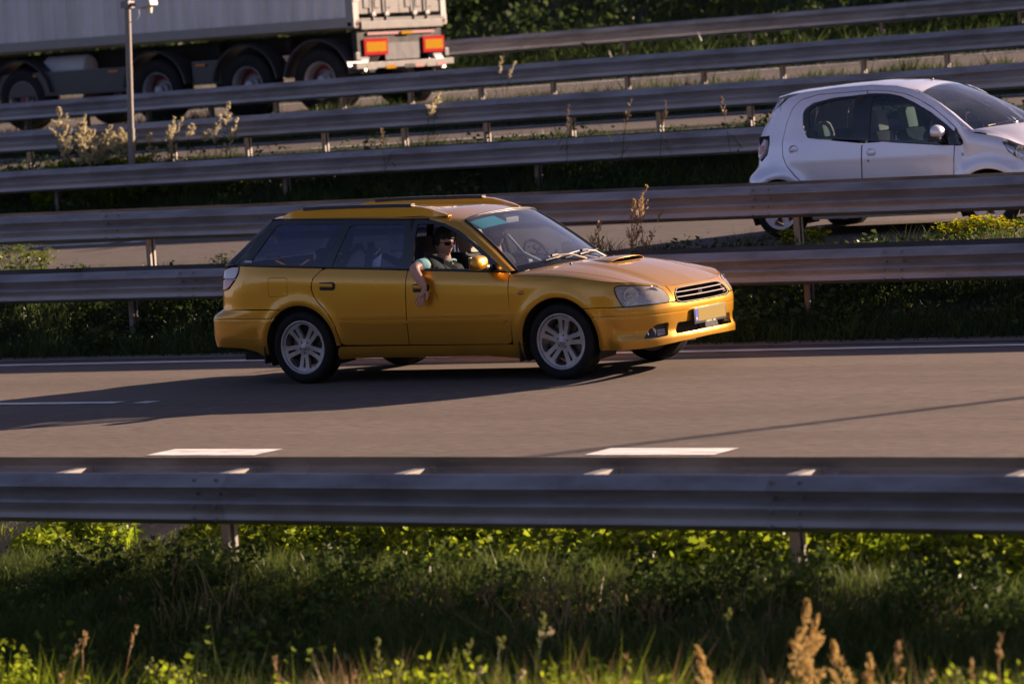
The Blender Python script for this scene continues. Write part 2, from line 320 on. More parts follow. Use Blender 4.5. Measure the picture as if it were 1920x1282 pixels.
# ------------------------------------------------------------------ guardrails
TOP = .75
WP = [(0,0),(.006,-.004),(.020,-.013),(.066,-.058),(.079,-.068),(.081,-.075),(.074,-.085),(.014,-.122),(.010,-.131),(.062,-.156),(.078,-.166),(.083,-.175),(.079,-.190),(.071,-.212),(.067,-.234),(.069,-.250),(.077,-.266),(.078,-.274),(.068,-.284),(.044,-.296),(.022,-.310)]
def beam_mesh(L_, face, seed):
    """one W-beam length; face -1 looks to the camera side"""
    t = .004; out = [(face*(a), z) for a, z in WP]; inn = [(face*(a-t), z) for a, z in WP]
    loop = out+inn[::-1]; n = len(loop); xs = [0, .012, L_*.25, L_*.5, L_*.75, L_-.012, L_]; V, F = [], []
    r = np.random.default_rng(seed); wob = r.normal(0, .0016, len(xs))
    for k, x in enumerate(xs): V += [(x, a+wob[k], z+wob[k]*.7) for a, z in loop]
    for i in range(len(xs)-1):
        for j in range(n): F.append((i*n+j, i*n+(j+1) % n, (i+1)*n+(j+1) % n, (i+1)*n+j))
    F += [tuple(range(n)), tuple(range(len(xs)*n-1, len(xs)*n-n-1, -1))]
    me = mesh('beam', V, F, M['steel']); bm = bmesh.new(); bm.from_mesh(me); bmesh.ops.recalc_face_normals(bm, faces=bm.faces[:]); bm.to_mesh(me); bm.free()
    me.set_sharp_from_angle(angle=R(38)); return me
BEAM_F = [beam_mesh(4.26, -1, i) for i in range(3)]; BEAM_B = [beam_mesh(4.26, 1, 9+i) for i in range(3)]
def post_mesh(h):
    mb = MB(); w_, d_, t = .10, .10, .006       # open sigma/C section
    mb.box((0, 0, -h/2), (t, d_, h)); mb.box((w_/4, -d_/2+t/2, -h/2), (w_/2, t, h)); mb.box((w_/4, d_/2-t/2, -h/2), (w_/2, t, h)); mb.box((w_/2-t/2, -d_/2+.018, -h/2), (t, .024, h)); mb.box((w_/2-t/2, d_/2-.018, -h/2), (t, .024, h))
    o = mb.build('tmp', M['post']); me = o.data; me.name = 'post'; bpy.data.objects.remove(o); return me
POST = post_mesh(1.15)
def spacer_mesh(sep):
    mb = MB(); s2 = sep/2
    rot = Matrix.Rotation(R(0), 3, 'Z')
    # U-shaped strut lying across between the two beams, ends flanged
    mb.box((0, 0, -.012), (.075, sep-.03, .006), bev=.002); mb.box((-.038, 0, -.035), (.005, sep-.03, .05)); mb.box((.038, 0, -.035), (.005, sep-.03, .05))
    mb.box((0, -s2+.018, -.06), (.13, .006, .11)); mb.box((0, s2-.018, -.06), (.13, .006, .11))
    o = mb.build('tmp', M['post']); me = o.data; me.name = 'spacer'; bpy.data.objects.remove(o); return me
SPC = spacer_mesh(.66)
mb = MB()
for x in (-.17, 0.0):
    for z in (-.035, -.118, -.192, -.275):
        yy = {-.035:-.044, -.118:-.026, -.192:-.079, -.275:-.078}[z]
        mb.lathe([(0, yy-.010), (.009, yy-.009), (.012, yy-.003), (.012, yy+.01)], 8, 'y', (x, 0, z))
_o = mb.build('tmp', M['steel_dark'], angle=40); BOLT = _o.data; BOLT.name = 'bolt_cluster'; bpy.data.objects.remove(_o)
def rail(label, P, ztop, x0, x1, post_pitch, post_x, spacer_x, joint_x, slope=0.0, bolts=False, sp=1.333):
    """double sided barrier: front beam at y=P, back beam behind, struts between, posts in the middle"""
    xc = (x0+x1)/2; root = thing('guardrail', label, 'guardrail', (xc, P, ztop), (0, math.atan(-slope), 0), 'steel guardrails along the carriageways')
    i = 0; a = joint_x+math.floor((x0-joint_x)/4)*4
    while a < x1:
        link('beam', BEAM_F[i % 3], root, (a-xc, (i % 2)*.0015, 0)); link('beam', BEAM_B[(i+1) % 3], root, (a-xc, .75+(i % 2)*.0015, 0))
        if bolts: tag(link('bolts', BOLT, root, (a-xc+.20, -.003, 0)), kind='stuff')
        a += 4; i += 1
    a = spacer_x+math.floor((x0-spacer_x)/sp)*sp
    while a < x1: link('spacer', SPC, root, (a-xc, .375, -.045)); a += sp
    a = post_x+math.floor((x0-post_x)/post_pitch)*post_pitch
    while a < x1: link('post', POST, root, (a-xc, .375, -.07)); a += post_pitch
    return root
def xat(px, P):
    t = (px-960)/F_PX; return -P*(math.cos(TH)-t*math.sin(TH))/(math.sin(TH)+t*math.cos(TH))
rail('long double guardrail in front of the yellow estate car, nearest the camera', 15.8, .24, xat(-500,15.8), xat(2450,15.8), 4, xat(395,16.17), xat(150,16.2)-.25, xat(345,15.8), bolts=True)
rail('double guardrail on the grass directly behind the yellow estate car', 26.6, .81, xat(-400,26.6), xat(2300,26.6), 4, xat(253,26.98), xat(260,27), xat(350,26.6), slope=-.0068, bolts=True)
rail('double guardrail between the yellow estate car and the silver hatchback, crossing the hatchback doors', 27.9, 1.365, xat(-400,27.9), xat(2300,27.9), 4, xat(295,28.28), xat(300,28.3), xat(220,27.9), slope=-.009, bolts=True)
rail('double guardrail beyond the middle road, behind the reed clumps and the silver hatchback', 35.3, 1.75, xat(-400,35.3), xat(2300,35.3), 4, xat(560,35.7), xat(528,35.7), xat(200,35.3), slope=-.002)
rail('double guardrail at the foot of the lamp post, fourth up from the yellow car roof', 36.6, 2.30, xat(-400,36.6), xat(2300,36.6), 1.333, xat(494,37.0), xat(480,37), xat(100,36.6), slope=-.002)
rail('double guardrail crossing in front of the wheels of the grey lorry trailer', 43.0, 2.77, xat(-400,43), xat(2300,43), 1.333, xat(1210,43.4), xat(1240,43.4), xat(100,43))
rail('topmost guardrail, at the foot of the green bank behind the grey lorry trailer', 53.0, 3.40, xat(-400,53), xat(2300,53), 2.667, xat(1210,53.4), xat(1240,53.4), xat(100,53))
# ------------------------------------------------------------------ surface maths (numpy only)
def slopes(x, Y):
    """monotone (Fritsch-Carlson style) slopes along axis 0; x (K,), Y (K, L)"""
    h = np.diff(x)[:, None]; d = np.diff(Y, axis=0)/h
    m = np.zeros_like(Y); m[0] = d[0]; m[-1] = d[-1]
    a, b = d[:-1], d[1:]; ok = (a*b) > 0
    hm = np.where(ok, 3*(h[:-1]+h[1:])/(((2*h[1:]+h[:-1])/np.where(ok, a, 1))+((h[1:]+2*h[:-1])/np.where(ok, b, 1))), 0)
    m[1:-1] = hm
    return m
def interp(xk, Yk, x):
    xk = np.asarray(xk, float); Yk = np.asarray(Yk, float)
    one = Yk.ndim == 1
    if one: Yk = Yk[:, None]
    m = slopes(xk, Yk); x = np.clip(np.asarray(x, float), xk[0], xk[-1])
    i = np.clip(np.searchsorted(xk, x)-1, 0, len(xk)-2)
    h = (xk[i+1]-xk[i])[:, None]; t = ((x-xk[i])[:, None])/h
    y = (2*t**3-3*t**2+1)*Yk[i]+(t**3-2*t**2+t)*h*m[i]+(-2*t**3+3*t**2)*Yk[i+1]+(t**3-t**2)*h*m[i+1]
    return y[:, 0] if one else y
def rowinterp(Z, V, z):
    """per-row monotone interpolation: Z, V (N, L), z (N,)"""
    h = np.diff(Z, axis=1); d = np.diff(V, axis=1)/h
    m = np.zeros_like(V); m[:, 0] = d[:, 0]; m[:, -1] = d[:, -1]
    a, b = d[:, :-1], d[:, 1:]; ok = (a*b) > 0
    hm = np.where(ok, 3*(h[:, :-1]+h[:, 1:])/(((2*h[:, 1:]+h[:, :-1])/np.where(ok, a, 1))+((h[:, 1:]+2*h[:, :-1])/np.where(ok, b, 1))), 0)
    m[:, 1:-1] = hm
    z = np.clip(z, Z[:, 0], Z[:, -1]); i = np.clip((Z <= z[:, None]).sum(1)-1, 0, Z.shape[1]-2)
    r = np.arange(len(z)); h = h[r, i]; t = (z-Z[r, i])/h
    return (2*t**3-3*t**2+1)*V[r, i]+(t**3-2*t**2+t)*h*m[r, i]+(-2*t**3+3*t**2)*V[r, i+1]+(t**3-t**2)*h*m[r, i+1]

class Shell:
    """lower body skin: a plan outline (u -> x, y) and a table of insets against height for each u"""
    def __init__(s, plan, rows, arches, flare=.014, fr=(.40, .05)):
        p = np.array(plan, float); s.u = p[:, 0]; s.p = p[:, 1:]
        s.ru = np.array([r[0] for r in rows], float)
        s.Z = np.array([[a for a, b in r[1]] for r in rows]); s.I = np.array([[b for a, b in r[1]] for r in rows])
        s.arches = arches; s.flare = flare; s.fr = fr
    def base(s, u): return interp(s.u, s.p, u)
    def __call__(s, u, z):
        u = np.atleast_1d(np.asarray(u, float)); z = np.atleast_1d(np.asarray(z, float))
        b = s.base(u); e = 2e-2; t = s.base(np.clip(u+e, s.u[0], s.u[-1]))-s.base(np.clip(u-e, s.u[0], s.u[-1]))
        t /= np.linalg.norm(t, axis=1)[:, None]+1e-12
        n = np.stack([t[:, 1], -t[:, 0]], 1)          # outward (towards -y on the side)
        ins = rowinterp(interp(s.ru, s.Z, u), interp(s.ru, s.I, u), z)
        for (ax, az) in s.arches:
            r = np.hypot(u-ax, z-az); ins = ins - s.flare*np.exp(-((r-s.fr[0])/s.fr[1])**2)*(z > az-.15)
        q = b-n*ins[:, None]
        return np.stack([q[:, 0], q[:, 1], z], 1)

# ---- the estate car
PLAN = [(-4.45,-3.73,0),(-3.95,-3.722,-.50),(-3.75,-3.70,-.68),(-3.64,-3.65,-.765),(-3.50,-3.53,-.812),(-3.20,-3.22,-.838),(-2.9,-2.9,-.846),(-2.0,-2.0,-.8475),(-1.0,-1.0,-.8475),(0,0,-.8475),(.30,.30,-.845),
        (.45,.45,-.838),(.60,.598,-.82),(.70,.69,-.785),(.835,.80,-.70),(.95,.862,-.60),(1.06,.90,-.50),(1.283,.94,-.28),(1.563,.955,0)]
def crease(x): return .802+(-.47-x)*.043
def belt(x): return .905+(-.5-x)*.0495
def ftop(u):
    u = np.asarray(u, float); xi = np.clip((u+.5), 0, 1)
    a = .872-.08*xi**1.9
    b = interp([.45,.5,.6,.70,.835,.95,1.06,1.283,1.563],[.801,.793,.785,.778,.762,.744,.722,.716,.716], np.atleast_1d(u))
    return np.where(u < .5, a, b)
def einset(u): return float(np.interp(u, [.45,.6,.7,.835,1.06,1.563], [.05,.085,.115,.12,.105,.09]))
ROWS = []
low_side = [(.16,.09),(.25,.040),(.32,.026),(.45,.010),(.53,.003),(.58,0)]
for u, ins in [(-4.45,[.02,.10,.115,.13,.16,.20]),(-3.95,[.02,.10,.115,.13,.16,.20]),(-3.64,[.02,.095,.105,.125,.155,.20]),(-3.50,[.012,.06,.07,.09,.125,.18])]:
    ROWS.append((u, [(.16,.14),(.24,.07),(.33,.02),(.45,0),(.53,0),(.58,0)]+list(zip([.612,.668,.80,.92,1.045,1.16], ins))))
ROWS.append((-3.20, [(.16,.12),(.25,.05),(.32,.022),(.45,.004),(.53,0),(.58,0)]+list(zip([.612,.668,.80,.92,1.04,1.16],[.0,.006,.010,.022,.056,.11]))))
for u in (-2.9,-2.4,-1.9,-1.4,-.9,-.47):
    c, b = crease(u), belt(u)
    ROWS.append((u, low_side+[(.66,0),(.72,.001),(c-.03,.007),(c+.012,.013),(b,.054),(b+.1,.11)]))
for u in (-.15, .15, .42):
    t = float(np.ravel(ftop(u))[0]); ROWS.append((u, low_side+[(.62,.001),(.68,.004),(t-.09,.010),(t-.035,.026),(t,.052),(t+.08,.12)]))
for u in (.60,.70,.835,.95,1.06,1.283,1.563):
    t = float(np.ravel(ftop(u))[0]); e = einset(u)
    ROWS.append((u, [(.16,.09),(.235,.006),(.30,0),(.37,.016),(.45,.006),(.54,0)]+[(.60,.010),(.6+(t-.6)*.4,.34*e),(.6+(t-.6)*.7,.62*e),(t-.012,.88*e),(t,e),(t+.08,e+.14)]))
S = Shell(PLAN, ROWS, [(0,.32),(-2.65,.32)])
def G(x, z):
    """side glass and pillars above the belt"""
    x = np.atleast_1d(np.asarray(x, float)); z = np.atleast_1d(np.asarray(z, float))
    h = z-belt(x); y0 = S(np.clip(x, -3.3, -.3), np.minimum(belt(np.clip(x,-3.3,-.3)), 1.06))[:, 1]
    y = y0+.30*h+.26*h*np.abs(h)
    y = y+.075*np.clip((-2.3-x)/1.1, 0, 2)**2*np.clip(h*3, 0, 1)
    return np.stack([x, y, z], 1)
# ------------------------------------------------------------------ panel cutter: 2D outline -> skin on a surface
def resample(P, step, closed=True):
    P = [np.array(p, float) for p in P]; out = []
    n = len(P)
    for i in range(n if closed else n-1):
        a, b = P[i], P[(i+1) % n]; L_ = np.linalg.norm(b-a); k = max(1, int(math.ceil(L_/step)))
        for j in range(k): out.append(a+(b-a)*j/k)
    if not closed: out.append(P[-1])
    return np.array(out)
def smoothpoly(P, it=2, keep=62):
    """rounds an outline's shallow corners (Chaikin), keeps the sharp ones"""
    P = [np.array(p, float) for p in P]
    for _ in range(it):
        Q = []; n = len(P)
        for i in range(n):
            a, b, c = P[i-1], P[i], P[(i+1) % n]; u, v = b-a, c-b; lu, lv = np.linalg.norm(u), np.linalg.norm(v)
            ang = math.degrees(math.acos(max(-1, min(1, float(u@v)/(lu*lv+1e-12)))))
            if ang > keep or ang < 2: Q.append(b)
            else: Q += [b-u*.25*min(1, lv/lu if lu > lv else 1), b+v*.25*min(1, lu/lv if lv > lu else 1)]
        P = Q
    return np.array(P)
def inside(P, q):
    x, y = q[:, 0], q[:, 1]; r = np.zeros(len(q), bool); n = len(P)
    for i in range(n):
        x1, y1 = P[i]; x2, y2 = P[(i+1) % n]
        if y1 == y2: continue
        c = ((y1 > y) != (y2 > y)) & (x < (x2-x1)*(y-y1)/(y2-y1)+x1); r ^= c
    return r
def area(P): x, y = P[:, 0], P[:, 1]; return .5*float(np.sum(x*np.roll(y, -1)-np.roll(x, -1)*y))
def inset(P, d):
    """moves every edge of a closed outline inwards by d"""
    P = np.array(P, float); s = 1 if area(P) > 0 else -1; n = len(P); out = []
    for i in range(n):
        a, b, c = P[i-1], P[i], P[(i+1) % n]; u = (b-a)/(np.linalg.norm(b-a)+1e-12); v = (c-b)/(np.linalg.norm(c-b)+1e-12)
        nu = np.array([-u[1], u[0]])*s; nv = np.array([-v[1], v[0]])*s; m_ = nu+nv; k = m_@m_
        out.append(b+m_*(2*d/k if k > .35 else d))
    return np.array(out)
def panel(name, surf, outer, mat, parent, holes=(), gap=.0022, step=.03, res=.05, flange=.018, side=1, off=0.0, rows=(), rnd=2, keep=62, openu=None, smooth_h=True):
    """cuts the outline out of surf(u, v), gives it turned-in edges; side=-1 mirrors it to the far side (y -> -y)"""
    O = smoothpoly(outer, rnd, keep) if rnd else np.array(outer, float)
    O = resample(inset(O, gap) if gap else O, step)
    if openu is not None: O[:, 0] = np.where(O[:, 0] > openu-.02, openu, O[:, 0])
    H = [resample(inset(smoothpoly(h, rnd, keep) if rnd else np.array(h, float), -gap), step) for h in holes]
    if area(O) < 0: O = O[::-1]
    H = [h if area(h) < 0 else h[::-1] for h in H]
    mn, mx_ = O.min(0), O.max(0); gx = np.arange(mn[0]+res*.5, mx_[0], res); gy = np.arange(mn[1]+res*.5, mx_[1], res*.7)
    gy = np.array(sorted(set(list(gy)+list(rows))))
    Gp = np.array([(a+(res*.5 if j % 2 else 0), b) for j, b in enumerate(gy) for a in gx]) if len(gx) and len(gy) else np.zeros((0, 2))
    if len(Gp):
        k = inside(O, Gp)
        for h in H: k &= ~inside(h, Gp)
        Gp = Gp[k]
    B = np.vstack([O]+H)
    if len(Gp):
        d = np.min(np.linalg.norm(Gp[:, None]-B[None], axis=2), axis=1); Gp = Gp[d > res*.42]
    V2 = [Vector((float(a), float(b))) for a, b in np.vstack([B, Gp])]
    E = []; n0 = 0
    for lp in [O]+H:
        n = len(lp); E += [(n0+i, n0+(i+1) % n) for i in range(n)]; n0 += n
    vs_, es, fs, *_ = delaunay_2d_cdt(V2, E, [], 1 if False else 0, 1e-6)
    q = np.array([tuple(v) for v in vs_])
    tri = np.array([f for f in fs]); c = q[tri].mean(1); k = inside(O, c)
    for h in H: k &= ~inside(h, c)
    tri = tri[k]
    a = q[tri]; ar = (a[:, 1, 0]-a[:, 0, 0])*(a[:, 2, 1]-a[:, 0, 1])-(a[:, 1, 1]-a[:, 0, 1])*(a[:, 2, 0]-a[:, 0, 0])
    tri[ar < 0] = tri[ar < 0][:, ::-1]
    e = 1e-3
    P = surf(q[:, 0], q[:, 1]); du = surf(q[:, 0]+e, q[:, 1])-surf(q[:, 0]-e, q[:, 1]); dv = surf(q[:, 0], q[:, 1]+e)-surf(q[:, 0], q[:, 1]-e)
    Nn = np.cross(du, dv); Nn /= np.linalg.norm(Nn, axis=1)[:, None]+1e-12
    P = P+Nn*off
    V = [tuple(p) for p in P]; NN = [tuple(n) for n in Nn]; F = [tuple(t) for t in tri]
    if flange:
        used = {}
        def keyof(pt): return (round(float(pt[0]), 5), round(float(pt[1]), 5))
        idx = {keyof(p): i for i, p in enumerate(q)}
        for lp in [O]+H:
            ids = [idx.get(keyof(p)) for p in lp]; n = len(ids)
            for i in range(n):
                a_, b_ = ids[i], ids[(i+1) % n]
                if a_ is None or b_ is None: continue
                if openu is not None and q[a_][0] > openu-1e-3 and q[b_][0] > openu-1e-3: continue
                t = P[b_]-P[a_]; nn = np.cross(t, Nn[a_]); nn /= np.linalg.norm(nn)+1e-12; k = len(V)
                V += [tuple(P[a_]), tuple(P[b_]), tuple(P[b_]-Nn[b_]*flange), tuple(P[a_]-Nn[a_]*flange)]; NN += [tuple(nn)]*4
                F.append((k, k+3, k+2, k+1))
    if side < 0:
        V = [(x, -y, z) for x, y, z in V]; NN = [(x, -y, z) for x, y, z in NN]; F = [f[::-1] for f in F]
    return obj(name, V, F, mat, parent, True, NN)
def loftgrid(name, P, mat, parent, mirror=False, flip=False, off=0.0):
    """quad grid with normals from neighbours"""
    P = np.asarray(P, float); a, b = P.shape[:2]
    du = np.gradient(P, axis=0); dv = np.gradient(P, axis=1); n = np.cross(du, dv); n /= np.linalg.norm(n, axis=2)[..., None]+1e-12
    if flip: n = -n
    P = P+n*off
    V = P.reshape(-1, 3); F = [(i*b+j, (i+1)*b+j, (i+1)*b+j+1, i*b+j+1) for i in range(a-1) for j in range(b-1)]
    if flip: F = [f[::-1] for f in F]
    return obj(name, V, F, mat, parent, True, n.reshape(-1, 3))
# ------------------------------------------------------------------ wheels
def arcpts(cx, cz, rx, rz, a0, a1, n=28): return [(cx+rx*math.cos(R(a)), cz+rz*math.sin(R(a))) for a in np.linspace(a0, a1, n)]
def polar(pts, rot=0): return [(r*math.cos(R(a+rot)), r*math.sin(R(a+rot))) for r, a in pts]
def make_wheel(parent, loc, rt, rr, wd, style, rot=0, flipz=False, rimmat='alloy'):
    """rt tyre radius, rr rim radius, wd width; outer face is -y"""
    w_ = bpy.data.objects.new('wheel', None); COL.objects.link(w_); w_.parent = parent; w_.location = loc; w_.rotation_euler = (0, R(rot), math.pi if flipz else 0)
    h = wd/2; t = rt-rr
    side = [(rr-.004, -h*.80), (rr+.004, -h*.93), (rr+.16*t, -h*.99), (rr+.45*t, -h*1.03), (rr+.70*t, -h*1.0), (rr+.87*t, -h*.90), (rr+.96*t, -h*.78), (rt, -h*.64)]
    tread = [];
    for k in (-.36, -.12, .12, .36): tread += [(rt, h*(k-.04)), (rt-.008, h*(k-.032)), (rt-.008, h*(k+.032)), (rt, h*(k+.04))]
    prof = side+tread+[(r, -a) for r, a in side[::-1]]
    MB().lathe(prof, 64).build('tyre', M['rubber'], w_, angle=40)
    # rim: lip, barrel, spoked face
    barrel = [(rr+.006, -h*.86), (rr+.003, -h*.93), (rr-.004, -h*.94), (rr-.012, -h*.90), (rr-.020, -h*.70), (rr-.030, -h*.2), (rr-.030, h*.8), (rr, h*.86)]
    rim = bpy.data.objects.new('rim', MB().lathe(barrel, 64).build('tmp', M[rimmat], angle=35).data); COL.objects.link(rim); rim.parent = w_; bpy.data.objects.remove(bpy.data.objects['tmp'])
    rf = rr-.012
    def dome(u, v):
        r = np.hypot(u, v); y = -(h*.62+(h*.16)*np.clip(r/rf, 0, 1)**2+.010*np.exp(-(r/.045)**2))
        return np.stack([u, y, v], 1)
    holes = []
    if style == 'twin':
        for k in range(5):
            a = 90+72*k+36
            holes.append(polar([(.074, a-6), (.073, a), (.074, a+6), (.110, a+13), (.150, a+17.5), (.182, a+19.5), (.197, a+15), (.203, a), (.197, a-15), (.182, a-19.5), (.150, a-17.5), (.110, a-13)]))
            b = 90+72*k
            holes.append(polar([(.092, b-3.0), (.092, b+3.0), (.13, b+3.6), (.165, b+4.6), (.178, b+4), (.182, b), (.178, b-4), (.165, b-4.6), (.13, b-3.6)]))
    else:
        for k in range(5):
            a = 90+72*k+36; s = rf/.19
            holes.append(polar([(.060*s, a-9), (.058*s, a), (.060*s, a+9), (.11*s, a+19), (.155*s, a+23), (.172*s, a+20), (.178*s, a), (.172*s, a-20), (.155*s, a-23), (.11*s, a-19)]))
    outer = [(rf*math.cos(2*math.pi*k/60), rf*math.sin(2*math.pi*k/60)) for k in range(60)]
    fc = panel('spoke_face', dome, outer, M[rimmat], rim, holes=holes, gap=0, step=.012, res=.022, flange=.030, rnd=2, keep=95)
    cap = MB().lathe([(0, -h*.62-.018), (.018, -h*.62-.017), (.027, -h*.62-.012), (.029, -h*.62+.004)], 24)
    cap.build('centre_cap', M[rimmat], rim, angle=40)
    nuts = MB()
    for k in range(5):
        a = 90+72*k; c = (.050*math.cos(R(a)), 0, .050*math.sin(R(a)))
        nuts.lathe([(.0, -h*.62-.012), (.007, -h*.62-.012), (.0095, -h*.62-.006), (.0095, -h*.62+.01)], 6, 'y', c)
    nuts.build('wheel_nuts', M['steel_dark'], rim, angle=30)
    d = MB().lathe([(0, h*.1), (.07, h*.1), (.07, 0), (rr*.70, 0), (rr*.70, h*.2), (0, h*.2)], 40).build('brake_disc', M['disc'], w_, angle=30)
    MB().box((rr*.50, -.008, rr*.30), (.075, .06, .10), Matrix.Rotation(R(25), 3, 'Y'), .01).build('brake_caliper', M['dark'], w_)
    return w_

# ------------------------------------------------------------------ the yellow estate car
CAR_X, CAR_Y = -14.50, 23.89
car = thing('estate_car', 'golden yellow estate car with roof rails and bonnet scoop, an arm hanging from its window', 'car', (CAR_X, CAR_Y, .006))
GD = M['gold']; AR = .368
archF = lambda a0, a1, n=26: arcpts(0, .32, AR, AR-.003, a0, a1, n)
archR = lambda a0, a1, n=26: arcpts(-2.65, .32, AR, AR-.003, a0, a1, n)
HL = [(.625,.586),(.597,.616),(.561,.675),(.537,.735),(.549,.752),(.60,.757),(.704,.752),(.80,.746),(.895,.737),(.981,.724),(1.03,.697),(1.048,.655),(1.046,.618),(1.024,.596),(.874,.591),(.766,.589)]
TL = [(-3.38,1.039),(-3.289,1.038),(-3.292,.979),(-3.334,.921),(-3.419,.848),(-3.50,.832),(-3.60,.829),(-3.69,.846),(-3.71,.913),(-3.60,.985),(-3.503,1.02)]
ft = lambda u: float(np.ravel(ftop(u))[0])
def shield(s, t):
    """s across -1..1 , t up 0..1"""
    yb, yt = .722, .565; b = np.stack([-.445+.215*(1-s**2), yb*s, .910+.040*(1-s**2)], -1); tp = np.stack([-1.028+.075*(1-s**2), yt*s, 1.341+.050*(1-np.abs(s)**2.3)**.62], -1)
    p = b*(1-t)[..., None]+tp*t[..., None]; bul = .022*np.sin(math.pi*t)*(1-.3*s**2); p[..., 0] += bul*.7; p[..., 2] += bul*.7; return p
for sd_ in (1, -1):
    # wings
    fen = [(-.467,.905)]+[(u, ft(u)) for u in (-.44,-.3,-.1,.1,.3,.45,.55,.65,.75,.85,.95,1.05)]+[(1.085,.69),(1.09,.60)]+HL[13:14]
    fen = [(-.467,.903)]+[(u, ft(u)) for u in (-.42,-.3,-.15,0,.15,.3,.42,.5,.6,.7,.8,.9,1.0,1.10)]+[(1.105,.66),(1.095,.597)]+[(1.026,.594),(1.049,.618),(1.052,.655),(1.034,.70),(.985,.729),(.895,.742),(.80,.751),(.704,.757),(.60,.762),(.545,.756),(.532,.735),(.556,.675),(.592,.616),(.615,.590)]+archF(47.5, 181, 34)[::1]+[(-.367,.305),(-.47,.305)]
    panel('front_wing', S, fen, GD, car, side=sd_, res=.035, rnd=0)
    fdoor = [(-1.497,.952),(-1.519,.319),(-.53,.307),(-.492,.317),(-.477,.339),(-.463,.52),(-.471,.785),(-.470,.903)]
    fd = panel('front_door', S, fdoor, GD, car, side=sd_, res=.045, rnd=0)
    rdoor = [(-1.501,.953),(-1.523,.319),(-2.19,.330),(-2.225,.345),(-2.27,.518),(-2.335,.621),(-2.42,.700),(-2.478,.769),(-2.500,.842),(-2.480,.914),(-2.385,.998)]
    rd = panel('rear_door', S, rdoor, GD, car, side=sd_, res=.045, rnd=1)
    # door handles
    for dr, (hx, hz) in ((fd, (-1.345,.80)), (rd, (-2.325,.842))):
        b = MB(); hy = float(S(hx, hz)[0][1])
        prof = resample([(hx-.085,hz-.033),(hx+.065,hz-.036),(hx+.085,hz-.02),(hx+.085,hz+.02),(hx+.06,hz+.038),(hx-.085,hz+.036)], .02)
        panel('handle_recess', S, prof, M['black'], dr, side=sd_, off=.0012, flange=0, gap=0, res=.03, rnd=2, keep=100)
        hb = MB().box((hx, (hy-.012)*sd_, hz+.010), (.135, .020, .030), Matrix.Rotation(R(2.5), 3, 'Y'), .009); hb.build('handle', GD, dr, angle=50)
        MB().box((hx+.002, (hy-.004)*sd_, hz-.012), (.125, .006, .018), Matrix.Rotation(R(2.5), 3, 'Y'), .003).build('finger_pull', M['gloss_black'], dr, angle=50)
    # body mouldings
    for dr, (a, b) in ((fd, (-1.515,-.505)), (rd, (-2.262,-1.527))):
        ml = [(a,.532-.03*(a+.5)*-.02),(a,.500),(b-.02,.486),(b,.495),(b,.516),(b-.03,.522)]
        ml = [(a,.505),(a,.537),(b-.035,.525),(b,.507),(b-.02,.493)]
        panel('side_moulding', S, ml, GD, dr, side=sd_, off=.015, flange=.016, gap=0, res=.05, rnd=0)
    sill = [(-.352,.302),(-2.232,.320),(-2.262,.305)]+[(-2.283,.250)]+[(-2.275,.205),(-1.9,.210),(-.72,.205),(-.42,.176),(-.372,.176),(-.371,.30)]
    panel('sill', S, sill, GD, car, side=sd_, res=.05, rnd=0)
    qtr = [(-2.388,1.0),(-2.484,.914),(-2.505,.842),(-2.483,.769),(-2.425,.700),(-2.340,.621),(-2.276,.518),(-2.232,.345),(-2.236,.325),(-2.284,.325)]+archR(2, 114, 34)+[(-3.0,.66),(-3.25,.664),(-3.60,.666),(-3.60,.823),(-3.50,.826),(-3.419,.842),(-3.328,.917),(-3.286,.979),(-3.283,1.042)]
    fuel = [(-2.957,.783),(-2.945,.772),(-2.775,.770),(-2.762,.782),(-2.757,.915),(-2.770,.929),(-2.945,.935),(-2.958,.925)]
    qp = panel('rear_wing', S, qtr, GD, car, holes=[fuel] if sd_ > 0 else [], side=sd_, res=.04, rnd=0)
    if sd_ > 0: panel('fuel_flap', S, fuel, GD, car, res=.04, gap=.0015, rnd=0)
    rb = archR(114.5, 187, 20)+[(-3.033,.249),(-3.09,.252),(-3.144,.285),(-3.274,.318),(-3.50,.332),(-3.75,.335),(-4.45,.34),(-4.45,.655),(-3.60,.660),(-3.25,.658),(-3.0,.654)]
    def Sg(u, z, S=S):
        g = .0065*np.exp(-((z-(.577+.02*(u+3.3)*-.6))/.005)**2)*(u < -2.9)+.0065*np.exp(-((z-.508)/.005)**2)*(u > .3)
        p = S(u, z); q = p.copy(); q[:, 1] += g; return q
    rg = [z+d for z in (.577,) for d in (-.012,-.006,0,.006,.012)]
    panel('rear_bumper', Sg, rb, GD, car, side=sd_, res=.035, rnd=0, rows=rg)
    # front bumper: one half each side, meeting on the centre line
    half = archF(46.8, -9, 22)[:]+[(.372,.234),(.55,.234),(.75,.236),(.95,.252),(1.11,.262),(1.45,.270),(1.563,.272),(1.563,.333),(1.40,.333),(1.10,.331),(1.092,.345),(1.118,.408),(1.135,.419),(1.563,.414),(1.563,.572),(1.45,.573),(1.19,.573),(1.11,.588),(1.03,.593),(.874,.588),(.766,.586),(.62,.584),(.45,.588)]
    fog = [(.775,.320),(.796,.354),(.822,.385),(.850,.402),(.90,.424),(1.0,.430),(1.012,.415),(.996,.335),(.980,.326),(.877,.320)]
    fb = panel('front_bumper', Sg, half, GD, car, holes=[fog], side=sd_, res=.032, rnd=0, rows=[.508+d for d in (-.012,-.006,0,.006,.012)], openu=1.563, flange=.03)
    panel('fog_recess', S, [(a+(.01 if a > .9 else -.01), b) for a, b in fog], M['black'], fb, side=sd_, off=-.028, flange=0, gap=0, rnd=0)
    c = S(.855,.352)[0]; ax = Vector((math.cos(R(38)), -math.sin(R(38))*sd_, 0)); rotm = ax.to_track_quat('X', 'Z').to_matrix()
